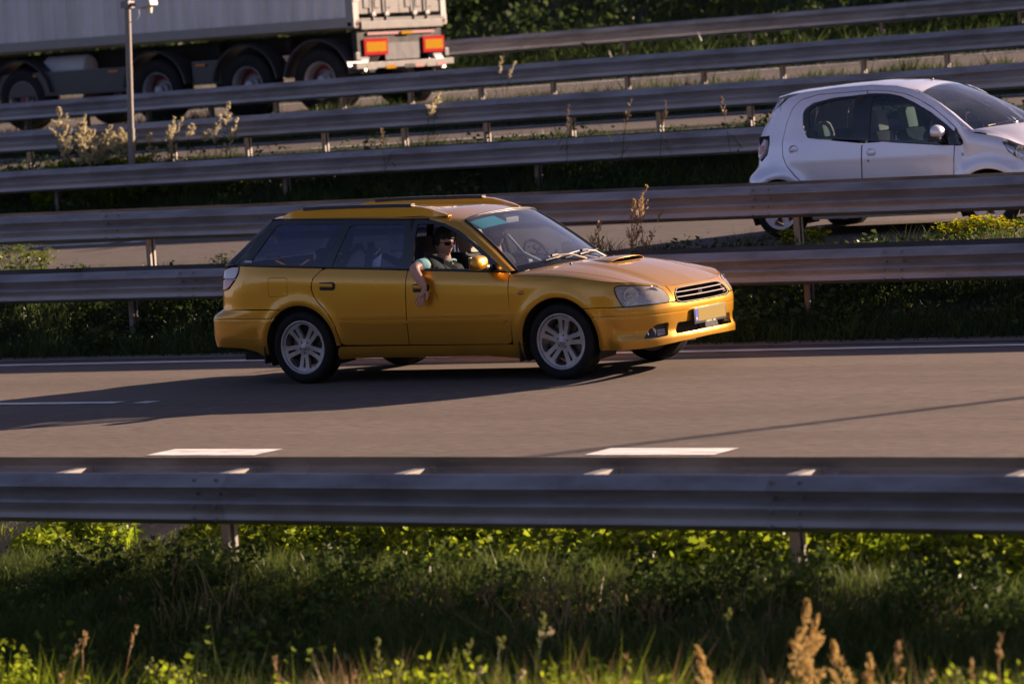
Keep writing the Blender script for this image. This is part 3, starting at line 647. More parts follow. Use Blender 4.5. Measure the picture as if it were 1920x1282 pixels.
    fl = MB().lathe([(0,.0),(.030,.002),(.038,.006),(.042,.0),(.042,-.05)], 24, 'x'); fo = fl.build('fog_lamp', M['reflector'], fb, angle=35, loc=(c[0]-.025, (c[1]+.02)*sd_, .365)); fo.rotation_euler = ax.to_track_quat('X', 'Z').to_euler()
    sl = MB()
    for k in range(4): sl.add([Vector((*(S(.90, .335+.013*k)[0][:2]*np.array([1, sd_])-np.array([.016, -.016*sd_])), .335+.013*k+dz)) for dz in (0,.006)]+[Vector((*(S(.985, .335+.013*k)[0][:2]*np.array([1, sd_])-np.array([.016, -.006*sd_])), .335+.013*k+dz)) for dz in (0,.006)], [(0,2,3,1)])
    sl.build('vent_slats', M['pale'], fb)
    # nose strip above the grille
    nose = [(1.112,.69),(1.112,ft(1.11)),(1.3,ft(1.3)),(1.563,ft(1.563)),(1.563,.703),(1.49,.702),(1.227,.700),(1.180,.687),(1.130,.655),(1.100,.594)]
    panel('nose_panel', S, nose, GD, car, side=sd_, res=.03, rnd=0, gap=.0005, openu=1.563)
    # head lamp
    hb = panel('lamp_housing', S, HL, M['dark'], car, side=sd_, off=-.075, flange=0, gap=-.004, rnd=1); hb.name = 'headlight'
    def lensS(u, z, S=S): return S(u, z)
    panel('lens', S, HL, M['lens'], hb, side=sd_, off=.002, flange=.02, gap=.003, res=.03, rnd=1, keep=80)
    panel('lamp_seal', S, [(a, b) for a, b in HL], M['gloss_black'], hb, holes=[list(inset(np.array(HL), .011))], side=sd_, off=.0005, flange=.02, gap=.001, res=.2, rnd=0)
    for (uu, zz, rr_, dp) in ((.70,.672,.060,.05),(.90,.672,.052,.05),(.60,.69,.03,.03)):
        p = S(uu, zz)[0]; nrm = Vector((.80 if uu > .65 else .5, -.6*sd_, 0)).normalized()
        o = MB().lathe([(.010,-.055),(.022,-.050),(rr_*.7,-.030),(rr_,.0),(rr_+.004,.0),(rr_+.004,-.05)], 28, 'x').build('reflector', M['reflector'], hb, angle=50, loc=(p[0]-nrm.x*.022, p[1]*sd_-nrm.y*.022, zz)); o.rotation_euler = nrm.to_track_quat('X', 'Z').to_euler()
        o = MB().lathe([(0,.004),(.010,.0),(.012,-.03)], 14, 'x').build('bulb', M['clearlens'], hb, angle=50, loc=(p[0]-nrm.x*.04, p[1]*sd_-nrm.y*.04, zz)); o.rotation_euler = nrm.to_track_quat('X', 'Z').to_euler()
    panel('reflector_tray', S, list(inset(np.array(HL), .012)), M['reflector'], hb, side=sd_, off=-.058, flange=0, gap=0, rnd=0)
    # tail lamp
    up = [p for p in TL if p[1] > .93]; t1 = [(-3.325,.932),(-3.292,.979),(-3.289,1.038),(-3.38,1.039),(-3.503,1.02),(-3.60,.985),(-3.69,.935)]
    t2 = [(-3.33,.926),(-3.419,.848),(-3.50,.832),(-3.60,.829),(-3.69,.846),(-3.70,.913),(-3.69,.929)]
    tl_ = panel('tail_light', S, TL, M['gloss_black'], car, side=sd_, off=-.006, flange=.02, gap=.001, rnd=0)
    panel('pale_lens', S, t1, M['clearlens'], tl_, side=sd_, off=.008, flange=.01, gap=.008, rnd=1, keep=90)
    panel('red_lens', S, t2, M['red'], tl_, side=sd_, off=.008, flange=.01, gap=.006, rnd=1, keep=90)
    # window surround with its openings
    surround = [(-.500,.907),(-1.0,.930),(-1.5,.955),(-2.4,.999),(-3.30,1.044),(-3.372,1.056),(-3.30,1.125),(-3.16,1.28),(-3.035,1.418),(-2.95,1.424),(-2.45,1.408),(-2.0,1.392),(-1.616,1.374),(-1.46,1.370),(-1.351,1.363),(-1.191,1.327),(-1.024,1.259),(-.874,1.172),(-.687,1.047)]
    q_ = [(-3.195,1.068),(-2.975,1.375),(-2.93,1.388),(-2.27,1.366),(-2.235,1.355),(-2.375,1.018)]
    r_ = [(-2.300,1.012),(-2.170,1.340),(-2.140,1.352),(-1.62,1.338),(-1.598,1.325),(-1.555,.985)]
    f_ = [(-1.462,.972),(-1.470,1.325),(-1.455,1.335),(-1.28,1.328),(-1.191,1.302),(-1.10,1.266),(-.944,1.180),(-.80,1.082),(-.765,1.045),(-.762,.942)]
    ws_ = panel('window_surround', G, surround, M['gloss_black'], car, holes=[q_, r_, f_], side=sd_, res=.05, rnd=0, gap=.001, off=-.003)
    for h_, nm in ((q_, 'quarter_window'), (r_, 'rear_side_window'), (f_, 'front_side_window')):
        if nm == 'front_side_window' and sd_ > 0: continue        # this one is wound down
        panel(nm, G, h_, M['glass_tint'] if nm != 'front_side_window' else M['glass_clear'], car, side=sd_, off=-.008, flange=0, gap=-.004, res=.08, rnd=0)
    wb = MB(); wb.tube([Vector((x, float(G(x, belt(x)+.004)[0][1]-.004)*sd_, belt(x)+.006)) for x in np.linspace(-3.28,-.52,16)], .008, 6); wb.build('window_seal', M['black'], ws_, angle=60)
    # pillar beside the windscreen
    ao = [(-.480,.903),(-.500,.911),(-.590,.974),(-.687,1.049),(-.780,1.110),(-.874,1.175),(-1.024,1.262),(-1.191,1.330),(-1.28,1.352),(-1.36,1.368)]
    ai = [shield(np.array(-1.0), np.array(t)) for t in (0.0,.04,.17,.33,.47,.61,.83,1.0)]+[np.array([-1.16,-.592,1.352]), np.array([-1.36,-.600,1.379])]
    ni, no = len(ai), 7; P_ = np.zeros((ni, no, 3))
    for i in range(ni):
        o_ = G(ao[i][0], ao[i][1])[0]; a_ = np.array(ai[i])
        for j in range(no):
            t = j/(no-1); p = o_*(1-t)+a_*t; bul = .016*math.sin(math.pi*t)*min(1, np.linalg.norm(o_-a_)/.08)
            p = p+np.array([.45, -.62, .64])*bul; P_[i, j] = p
    P_[:, :, 1] *= sd_
    loftgrid('windscreen_pillar', P_, GD, car, flip=(sd_ < 0))
    # mirror
    if sd_ > 0: mx, my = -.655, -.965
    else: mx, my = -.655, .965   # folded in on the far side
    sh = []
    for i in range(13):
        t = i/12; yy = -1.075+.215*t; e = max(.03, (1-abs(2*t-1)**3.2))**.5
        ring = []
        for k in range(20):
            a = 2*math.pi*k/20; cx, cz = math.cos(a), math.sin(a)
            ring.append((-.665+(.062*cx if cx > 0 else .030*cx)*e*(1.0), yy*sd_, 1.004+.064*np.sign(cz)*abs(cz)**.8*e) if sd_ > 0 else (-.86-.19*(t-.5), .825+.035*cx*e, .995+.060*np.sign(cz)*abs(cz)**.8*e))
        sh.append(ring)
    mb = MB(); V = [Vector(p) for r2 in sh for p in r2]; F = [(i*20+k, i*20+(k+1) % 20, (i+1)*20+(k+1) % 20, (i+1)*20+k) for i in range(12) for k in range(20)]+[tuple(range(19,-1,-1)), tuple(range(240,260))]
    mi = mb.add(V, F).build('door_mirror', GD, car, angle=60)
    MB().box((-.700, my, 1.004) if sd_ > 0 else (-.86, .80, .995), (.004, .17, .10) if sd_ > 0 else (.16, .004, .10), None, .02).build('mirror_glass', M['chrome'], mi)
    if sd_ > 0: MB().tube([(-.66, -.90*sd_, .965), (-.67, -.84*sd_, .955), (-.67, -.80*sd_, .955)], [.03,.035,.04], 10).build('mirror_arm', M['black'], mi, angle=60)
    # side repeater
    p = S(-.345,.735)[0]
    o = MB().lathe([(0,-.010),(.020,-.009),(.030,-.004),(.032,.004)], 20, 'y').build('side_repeater', M['orange'], car, angle=50, loc=(p[0], p[1]*sd_, p[2])); o.scale = (1.0, 1 if sd_ > 0 else -1, .62)
    # roof rail
    rx = np.array([-2.96,-2.88,-2.80,-2.71,-2.5,-2.2,-1.9,-1.72,-1.56,-1.46,-1.36,-1.26,-1.19]); rz = np.array([1.452,1.482,1.502,1.508,1.511,1.508,1.502,1.499,1.493,1.480,1.455,1.425,1.397])
    def bar(x, z0, z1, y0, w0, w1):
        return [Vector((x, (y0-w0)*sd_, z0)), Vector((x, (y0-w1)*sd_, z1)), Vector((x, (y0+w1)*sd_, z1)), Vector((x, (y0+w0)*sd_, z0))]
    V, F = [], []
    for i, (x, z) in enumerate(zip(rx, rz)):
        yc = -.555+.03*max(0, (-2.5-x)); e = 1 if 0 < i < len(rx)-1 else .3
        V += bar(x, 1.388 if x > -1.4 else 1.400, z-.004, yc, .030, .026*e)+[]
    n = len(rx)
    for i in range(n-1):
        for k in range(4): F.append((i*4+k, i*4+(k+1) % 4, (i+1)*4+(k+1) % 4, (i+1)*4+k))
    F += [(0,1,2,3), ((n-1)*4+3,(n-1)*4+2,(n-1)*4+1,(n-1)*4)]
    rr1 = MB().add(V, F).build('roof_rail', GD, car, angle=45)
    V, F = [], []; xs_ = rx[3:9]; zs_ = rz[3:9]
    for x, z in zip(xs_, zs_):
        yc = -.555+.03*max(0, (-2.5-x)); V += [Vector((x, (yc-.033)*sd_, z-.016)), Vector((x, (yc-.030)*sd_, z+.014)), Vector((x, (yc+.030)*sd_, z+.014)), Vector((x, (yc+.033)*sd_, z-.016))]
    n = len(xs_)
    for i in range(n-1):
        for k in range(4): F.append((i*4+k, i*4+(k+1) % 4, (i+1)*4+(k+1) % 4, (i+1)*4+k))
    F += [(0,1,2,3), ((n-1)*4+3,(n-1)*4+2,(n-1)*4+1,(n-1)*4)]
    MB().add(V, F).build('rail_insert', M['black'], rr1, angle=45)
    # wheel wells
    for ax_ in (0, -2.65):
        V, F = [], []; n = 24; yin = (-.50)*sd_
        for k in range(n):
            a = R(-25+230*k/(n-1)); 
            for (yy, rd_) in ((-.815*sd_, AR+.012), (yin, AR-.01)): V.append((ax_+rd_*math.cos(a), yy, .32+rd_*math.sin(a)))
        F = [(2*k, 2*k+1, 2*k+3, 2*k+2) for k in range(n-1)]; V.append((ax_, yin, .32)); c_ = len(V)-1
        F += [(2*k+1, 2*k+3, c_) for k in range(n-1)]
        MB().add([Vector(v) for v in V], F).build('wheel_arch_liner', M['under'], car, smooth=True)
    for ax_, rt_ in ((0, 9), (-2.65, 40)):
        make_wheel(car, (ax_, -.728*sd_, .318), .318, .231, .205, 'twin', rot=rt_*sd_, flipz=(sd_ < 0))

# bonnet, from the cowl to the nose, seam at eta = .87
def yfront(eta):
    us = np.linspace(.5, 1.563, 200); ys = -S(us, np.ravel(ftop(us)))[:, 1]; o = np.argsort(ys); return np.interp(np.abs(eta)*ys.max(), ys[o], us[o])
def bonnet(xi, eta):
    xi = np.asarray(xi, float); eta = np.asarray(eta, float); ae = np.abs(eta); sg = np.sign(eta)
    uf = yfront(eta); pf = S(uf, np.ravel(ftop(uf))); uS = np.clip(-.5+xi, -.5, .5); ps = S(uS, np.ravel(ftop(uS)))
    x0 = -.5+.12*(1-ae**8)+.17*(1-ae**2); z0 = .872+.068*(1-ae**2.6)**.62
    x = x0+(pf[:, 0]-x0)*xi; y = (.792*ae)*(1-xi)+(-pf[:, 1])*xi; y = y+ae**6*(-ps[:, 1]-((.792)*(1-xi)+.7665*xi))
    z = pf[:, 2]+(z0-pf[:, 2])*(1-xi**1.9)
    z = z+.010*(1/(1+np.exp((ae-.50-.05*xi)*60)))*np.sin(math.pi*np.clip(xi*1.02, 0, 1))**.5     # pressed centre
    z = z+.012*np.sin(math.pi*xi)*(1-ae**2)
    return np.stack([x, y*sg, z], 1)
def bonnet_patch(name, e0, e1, ne, nx=34, off=0.0, xi0=0.0):
    xs_ = np.linspace(xi0, 1, nx); es = np.linspace(e0, e1, ne); P_ = np.array([bonnet(np.full(ne, x), es) for x in xs_]); return loftgrid(name, P_, GD, car, flip=False)
bonnet_patch('bonnet', -.868, .868, 61, 46)
bonnet_patch('wing_top', -1.0, -.873, 10, 40); bonnet_patch('wing_top', .873, 1.0, 10, 40)
# bonnet scoop
xs_ = np.linspace(-.16, .235, 16); ys_ = np.linspace(-.30, .30, 25)
def bon_z(x, y):
    xi = np.linspace(0, 1, 60); p = bonnet(xi, np.full(60, y/.79)); return float(np.interp(x, p[:, 0], p[:, 2]))
P_ = np.zeros((len(xs_), len(ys_), 3))
for i, x in enumerate(xs_):
    for j, y in enumerate(ys_):
        f = max(0, 1-(abs(y)/.30)**3.2); g = (x+.16)/.395; g = g*g*(3-2*g)
        P_[i, j] = (x-.05*(y/.3)**2*g, y*(.80+.20*g), bon_z(x, y)-.004+.038*f**.55*g)
sc_ = loftgrid('bonnet_scoop', P_, GD, car)
top = P_[-1]
mb = MB(); mb.grid([[p+np.array([-.030, 0, -.009]) for p in top[2:-2]], [np.array([p[0]-.030, p[1]*.985, bon_z(p[0]-.03, p[1])+.003]) for p in top[2:-2]], [np.array([p[0]+.004, p[1]*.985, bon_z(p[0]+.004, p[1])+.003]) for p in top[2:-2]]]); mb.build('scoop_mouth', M['void'], sc_, smooth=True)  # dark sheet set in the mouth; its colour supplies the shade
mb = MB(); mb.tube([Vector((p[0]+.016, p[1], bon_z(p[0]+.016, p[1])-.002)) for p in top[1:-1]], .004, 8); mb.build('scoop_sill', M['black'], sc_, angle=60)
mb = MB(); lipP = [Vector(p)+Vector((.002, 0, -.002)) for p in top]; mb.tube(lipP, .0018, 6); mb.build('scoop_lip', GD, sc_, angle=60)
mb = MB(); sk = [(-.2,.33),(-.13,.42)]
for (x, y) in ((-.10,-.42),(-.02,.14)):
    MB().lathe([(0,.014),(.008,.012),(.012,0)], 12, 'z', (x, y, bon_z(x, y))).build('washer_jet', M['black'], car, angle=50)

# windscreen
ss, tt = np.meshgrid(np.linspace(-1, 1, 33), np.linspace(0, 1, 17))
P_ = shield(ss, tt); wsn = loftgrid('windscreen', P_, M['glass_shield'], car, flip=True)
fr_ = MB()
for sgn in (-1, 1): fr_.tube([Vector(shield(np.array(sgn*1.0), np.array(t)))+Vector((.004,0,.004)) for t in np.linspace(0, 1, 14)], .011, 6)
fr_.tube([Vector(shield(np.array(s), np.array(1.0)))+Vector((.0,0,.004)) for s in np.linspace(-1, 1, 20)], .009, 6); fr_.build('windscreen_seal', M['black'], wsn, angle=60)
P2 = shield(*np.meshgrid(np.linspace(-1, 1, 33), np.linspace(-.02, .07, 3))); loftgrid('lower_band', P2, M['gloss_black'], wsn, flip=True, off=.0015)
cw = MB(); cw.grid([[bonnet(np.array([0.0]), np.array([e]))[0]*np.array([1, 1, 1])+np.array([.01, 0, -.006]) for e in np.linspace(-.93, .93, 25)], [Vector(shield(np.array(s), np.array(.0)))-Vector((0,0,.01)) for s in np.linspace(-1, 1, 25)]]); cw.build('cowl', M['black'], car, smooth=True)
def shp(a, t, o=.02): v = Vector(shield(np.array(a), np.array(t))); return v+Vector((.6*o, 0, .8*o))
for s0, s1, sp in ((-.62,.12,-.30),(-.02,.74,.30)):
    arm = MB().tube([shp(s0+.62, -.03, .012), shp(s0+.40, .05, .03), shp(s0+.16, .085, .026)], [.012,.009,.007], 8).build('wiper', M['post'], car, angle=60)
    bl = MB(); bl.tube([shp(a, .045+.06*(a-s0)/(s1-s0), .016) for a in np.linspace(s0, s1, 8)], .007, 6); bl.box(tuple(shp(s0+.16, .085, .028)), (.02,.10,.018), None, .004); bl.build('wiper_blade', M['black'], arm, angle=60)
# roof
gx = [-3.06,-2.95,-2.7,-2.4,-2.0,-1.616,-1.46,-1.351,-1.25,-1.15,-1.08,-1.028]
gzz = [1.432,1.430,1.422,1.412,1.398,1.381,1.380,1.377,1.366,1.351,1.343,1.340]; gyy = [.545,.560,.588,.600,.606,.606,.604,.600,.597,.592,.585,.576]
xr = np.linspace(-3.06, -1.028, 44); et = np.sin(np.linspace(-math.pi/2, math.pi/2, 41)); P_ = np.zeros((44, 41, 3))
for i, x in enumerate(xr):
    zg = np.interp(x, gx, gzz); yg = np.interp(x, gx, gyy)
    cr = float(np.interp(x, [-3.06,-2.9,-2.5,-1.6,-1.3,-1.12,-1.028], [.030,.048,.062,.072,.068,.056,.050])); sh_ = float(np.interp(x, [-1.6,-1.3,-1.028], [0,0,0]))
    for j, e in enumerate(et):
        P_[i, j] = (x+(.075*(1-e*e))*max(0, 1-(-1.028-x)/.8)**2, yg*e, zg+cr*(1-abs(e)**2.3)**.62*(1-.0*e))
loftgrid('roof', P_, GD, car)
drip = MB()
for sgn in (-1, 1): drip.tube([Vector((x, sgn*(np.interp(x, gx, gyy)+.008), np.interp(x, gx, gzz)-.003)) for x in np.linspace(-3.0, -1.37, 30)], .007, 6)
drip.build('drip_strip', M['black'], car, angle=60)
# tailgate
def tg(s, t): 
    a = np.stack([-3.06-.03*(1-s**2), .545*s, 1.432+.030*(1-s**2)], -1); b = np.stack([-3.50-.10*(1-s**4), .74*s, 1.05+0*s], -1); p = a*(1-t)[..., None]+b*t[..., None]; return p
ss, tt = np.meshgrid(np.linspace(-1, 1, 21), np.linspace(0, 1, 9)); P_ = tg(ss, tt); tgo = loftgrid('rear_window', P_, M['glass_tint'], car)
for sgn in (-1, 1):
    a = np.array([tg(np.array(sgn*1.0), np.array(t)) for t in np.linspace(0, 1, 9)]); o_ = np.array([G(x, z)[0]*np.array([1, -sgn, 1]) for x, z in zip(np.linspace(-3.035, -3.372, 9), np.linspace(1.418, 1.056, 9))])
    gmid = (a+o_)/2+np.array([-.012, .012*sgn, .008]); mb = MB(); mb.grid([a, gmid, o_]); mb.build('tailgate_edge', M['gloss_black'], car, smooth=True)
for sd_ in (1, -1): panel('tailgate', S, [(-3.605,.668),(-4.45,.668),(-4.45,1.05),(-3.56,1.05),(-3.60,.99),(-3.71,.92),(-3.70,.84),(-3.605,.824)], GD, car, side=sd_, rnd=0, res=.06, gap=.002)
# grille
gr = [(1.120,.594),(1.133,.654),(1.184,.682),(1.227,.696),(1.49,.699),(1.563,.699),(1.563,.577),(1.45,.577),(1.18,.577)]
gback = MB()
us = np.linspace(1.11, 1.563, 14); b_ = [S(u, .64)[0] for u in us]
pts = [(p[0]-.075, p[1]) for p in b_]+[(p[0]-.075, -p[1]) for p in b_[::-1]]
gback.grid([[Vector((x, y, z)) for x, y in pts] for z in (.57, .72)]); g_ = gback.build('grille', M['void'], car, smooth=True)
def gcurve(z, dx, u0=1.15): 
    us = np.linspace(u0, 1.563, 10); p = [S(u, z)[0] for u in us]; return [Vector((q[0]+dx, q[1], z)) for q in p]+[Vector((q[0]+dx, -q[1], z)) for q in p[::-1][1:]]
for z, r_ in ((.624,.0050),(.662,.0050)): 
    mb = MB(); mb.tube(gcurve(z, -.014, 1.16), r_, 8); mb.build('grille_bar', M['steel_dark'], g_, angle=60)
mb = MB(); 
for k in range(7): mb.tube(gcurve(.59+.016*k, -.045, 1.15), .0022, 4)
mb.build('grille_mesh', M['void'], g_)
ring = [S(u, z)[0] for u, z in resample(smoothpoly([(1.133,.600),(1.140,.650),(1.186,.681),(1.23,.695),(1.45,.698),(1.563,.698)], 1), .03, closed=False)]
ring2 = [S(u, z)[0] for u, z in resample([(1.133,.600),(1.18,.583),(1.45,.580),(1.563,.580)], .03, closed=False)]
for rg_ in (ring, ring2):
    mb = MB(); pts = [Vector(p)+Vector((-.002,0,0)) for p in rg_]; pts += [Vector((p.x, -p.y, p.z)) for p in pts[::-1][1:]]; mb.tube(pts, .0035, 8); mb.build('grille_surround', M['steel_dark'], g_, angle=60)
MB().lathe([(0,.014),(.018,.012),(.030,.004),(.033,-.01)], 6, 'x').build('grille_badge', M['chrome'], g_, angle=20, loc=(.885,0,.640)).scale = (1,.78,1.05)
# lower opening, number plate
lb = MB(); lb.grid([[Vector((p[0]-.085, p[1]*s_, z)) for s_ in (1,) for p in [S(u, .38)[0] for u in np.linspace(1.09, 1.563, 10)]]+[Vector((p[0]-.085, -p[1], z)) for p in [S(u, .38)[0] for u in np.linspace(1.09, 1.563, 10)][::-1]] for z in (.32, .43)]); lw = lb.build('lower_grille', M['dark'], car, smooth=True)
pl = MB().box((.962,0,.452), (.012,.540,.132), None, .004).build('number_plate', M['black'], car, angle=40)
MB().box((.9695,.022,.457), (.003,.462,.104), None, .001).build('plate_face', M['plate'], pl)
MB().box((.9697,-.236,.457), (.003,.044,.104), None, .001).build('country_strip', M['blue'], pl)
def text(name, body, size, mat, parent, loc, rot, ext=.0006):
    c = bpy.data.curves.new(name, 'FONT'); c.body = body; c.size = size; c.extrude = ext; c.align_x = 'CENTER'; c.align_y = 'CENTER'
    t = bpy.data.objects.new('tmp', c); COL.objects.link(t); dg = bpy.context.evaluated_depsgraph_get(); dg.update(); me = bpy.data.meshes.new_from_object(t.evaluated_get(dg)); bpy.data.objects.remove(t)
    me.materials.clear(); me.materials.append(mat); me.name = name
    return link(name, me, parent, loc, rot)
text('plate_letter', 'NL', .030, M['white'], pl, (.9715,-.236,.430), (R(90), 0, R(90)))
text('holder_lettering', 'HOEKSTRA · HEEG', .020, M['white'], pl, (.9690,.0,.394), (R(90), 0, R(90)))
st = MB()
for k in range(12): a = R(30*k); st.lathe([(0,.001),(.0022,0)], 5, 'x', (.9715, -.236+.014*math.cos(a), .482+.014*math.sin(a)))
st.build('star_ring', M['retro'], pl)
# rear window sticker
panel('window_sticker', G, [(-3.262,1.072),(-3.262,1.090),(-3.17,1.086),(-3.17,1.068)], M['pale'], car, off=.001, flange=0, gap=0, rnd=0)
# floor, bulkheads, cabin
fl_ = MB(); fl_.box((-1.75,0,.24), (3.2,1.46,.06)); fl_.box((.28,0,.42), (.9,1.0,.30)); fl_.box((-3.3,0,.38), (.5,1.3,.2)); fl_.build('floor_pan', M['under'], car)
dsh = MB(); dsh.box((-.62,0,.80), (.50,1.40,.24), None, .06); dsh.box((-.50,0,.62), (.2,1.4,.5)); dsh.build('dashboard', M['black'], car, angle=50)
for sgn in (-1, 1):
    for (a, b) in ((-1.50,-.50),(-2.38,-1.55)): MB().box(((a+b)/2, sgn*.745, .62), (abs(b-a), .05, .60), None, .02).build('door_trim', M['seat'], car, angle=50)
    MB().box((-2.85, sgn*.70, .72), (.9,.06,.6)).build('boot_trim', M['dark'], car)
    for zc, x0, x1, nm in ((1.0,-1.52,-1.50,'centre_pillar'),):
        MB().tube([(-1.51, sgn*.77, .9), (-1.53, sgn*.60, 1.36)], .035, 8).build(nm, M['dark'], car, angle=60)
def car_seat(x, y, head=M['seat'], wide=.50, hh=.64):
    s_ = MB(); s_.box((x+.05, y, .47), (.50,wide,.16), Matrix.Rotation(R(-8), 3, 'Y'), .05)
    s_.box((x-.26, y, .78), (.15,wide,hh), Matrix.Rotation(R(-16), 3, 'Y'), .06); so = s_.build('seat', M['seat'], car, angle=50)
    MB().box((x-.355+(.04 if hh < .6 else 0), y, 1.105), (.15,.27,.22), Matrix.Rotation(R(-12), 3, 'Y'), .070).build('headrest', head, so, angle=60)
    MB().tube([(x-.34, y-.06, 1.0), (x-.345, y-.06, 1.08)], .008, 6).tube([(x-.34, y+.06, 1.0), (x-.345, y+.06, 1.08)], .008, 6).build('headrest_stems', M['chrome'], so)
car_seat(-1.28, -.38); car_seat(-1.30, .38, M['beige'], hh=.50); 
rs = MB(); rs.box((-2.22,0,.46), (.46,1.30,.16), Matrix.Rotation(R(-6), 3, 'Y'), .05); rs.box((-2.52,0,.76), (.14,1.32,.56), Matrix.Rotation(R(-18), 3, 'Y'), .05); rso = rs.build('rear_bench', M['seat'], car, angle=50)
for y in (-.40,.0,.40): MB().box((-2.62, y, 1.08), (.09,.24,.15), Matrix.Rotation(R(-10), 3, 'Y'), .04).build('headrest', M['seat'], rso, angle=60)
MB().box((-2.33,-.12,1.02), (.10,.14,.20), Matrix.Rotation(R(14), 3, 'Y'), .04).build('child_seat_pad', M['pale'], rso, angle=60)
MB().tube([(-1.86,-.55,1.33), (-1.72,-.62,1.18)], .006, 6).build('grab_handle', M['pale'], car)
# steering wheel, far side
sw = MB(); cs = Vector((-.92,.38,.93)); ax1 = Vector((0,1,0)); ax2 = Vector((-.42,0,.907))
sw.tube([cs+ax1*.185*math.cos(a)+ax2*.185*math.sin(a) for a in np.linspace(0, 2*math.pi, 33)], .014, 8, caps=False); swo = sw.build('steering_wheel', M['seat'], car, angle=60)
MB().box(tuple(cs), (.04,.16,.07), Matrix.Rotation(R(-25), 3, 'Y'), .015).box(tuple(cs), (.02,.36,.03), Matrix.Rotation(R(-25), 3, 'Y'), .008).build('steering_hub', M['pale'], swo, angle=50)
P3 = np.array([[[-1.055+.105*(1-(s*1.0)**2)*.6-.0-.11*t*-1, y_, 1.335-.105*t] for s, y_ in ((-.6,-.50),(0,-.33),(.6,-.16))] for t in (0,.5,1)])
P_ = np.array([[shield(np.array(s+.05*(1-t_)), np.array(.79+.17*t_))+np.array([-.012,0,-.014]) for s in np.linspace(-.93, -.42, 8)] for t_ in np.linspace(0, 1, 4)]); loftgrid('sun_visor', P_, M['visor'], car, flip=False)
MB().box((-.93,.0,1.305), (.03,.20,.05), None, .015).build('rear_view_mirror', M['pale'], car, angle=50)
MB().box((-2.12,0,1.372), (1.55,1.02,.015), None, .005).build('headlining', M['pale'], car)
gv = MB().tube([(-.70,.05,.93),(-.80,-.05,1.02),(-.90,-.12,1.18)], [.02,.012,.012], 8).build('windscreen_charger_cable', M['white'], car, angle=60)
MB().tube([(-3.25,.35,.20),(-3.66,.35,.23)], .03, 12).build('exhaust_pipe', M['steel_dark'], car, angle=60)
for sgn in (-1, 1): MB().box((-.40, sgn*.745, .245), (.012,.19,.17)).build('mud_flap', M['black'], car); MB().box((-3.055, sgn*.745, .26), (.012,.19,.15)).build('mud_flap', M['black'], car)
# ------------------------------------------------------------------ the silver hatchback on the middle road
SV = M['silver']
PLAN2 = [(-1.15,-.50,0),(-.75,-.485,-.42),(-.50,-.435,-.61),(-.35,-.345,-.715),(-.15,-.15,-.782),(.05,.05,-.80),(.4,.4,-.8075),(1.2,1.2,-.8075),(2.0,2.0,-.8075),(2.35,2.35,-.80),(2.6,2.60,-.765),(2.8,2.765,-.66),(3.0,2.90,-.51),(3.25,3.0,-.28),(3.55,3.045,0)]
ZL = [.16,.26,.45,.60,.75,.85,.95,1.10,1.25,1.38,1.46,1.54]
RW2 = [(-1.15,list(zip(ZL,[.10,.02,0,.0,.10,.11,.12,.17,.26,.36,.46,.70]))),(-.5,list(zip(ZL,[.10,.02,0,.0,.11,.12,.125,.18,.28,.385,.50,.72]))),(-.30,list(zip(ZL,[.09,.02,0,.012,.09,.11,.13,.185,.27,.36,.47,.68]))),(-.08,list(zip(ZL,[.08,.02,0,.005,.035,.06,.085,.14,.20,.265,.35,.52])))]
for x in (.2,.5,.9,1.4,1.9): RW2.append((x, list(zip(ZL,[.075,.03,.008,0,0,.012,.030,.075,.125,.182,.235,.36]))))
def ft2(u): return np.interp(u, [1.9,2.05,2.2,2.35,2.5,2.65,2.8,3.0,3.25,3.55], [1.00,.985,.962,.935,.895,.845,.79,.75,.73,.725])
for u in (2.15,2.35,2.6,2.8,3.0,3.25,3.55):
    t = float(ft2(u)); e = .06 if u < 2.3 else .08 if u < 2.7 else .10
    RW2.append((u, list(zip([.16,.24,.34,.45,.52,.58,.62,.62+(t-.62)*.33,.62+(t-.62)*.66,t-.012,t,t+.10],[.09,.02,.0,.005,.0,.0,.006,.02,.3*e,.75*e,e,.2]))))
S2 = Shell(PLAN2, RW2, [(0,.28),(2.34,.28)], flare=.022, fr=(.37,.07))
CARX2 = -16.10
car2 = thing('hatchback', 'small silver five door hatchback driving behind the guardrails at the right edge', 'car', (CARX2, 30.80, .695))
A2 = .325
a2R = lambda a, b, n=24: arcpts(0, .28, A2, A2, a, b, n); a2F = lambda a, b, n=24: arcpts(2.34, .28, A2, A2, a, b, n)
_panel = panel
def panel(*a, **k):
    if k.get('side', 1) < 0: k['flange'] = 0
    return _panel(*a, **k)
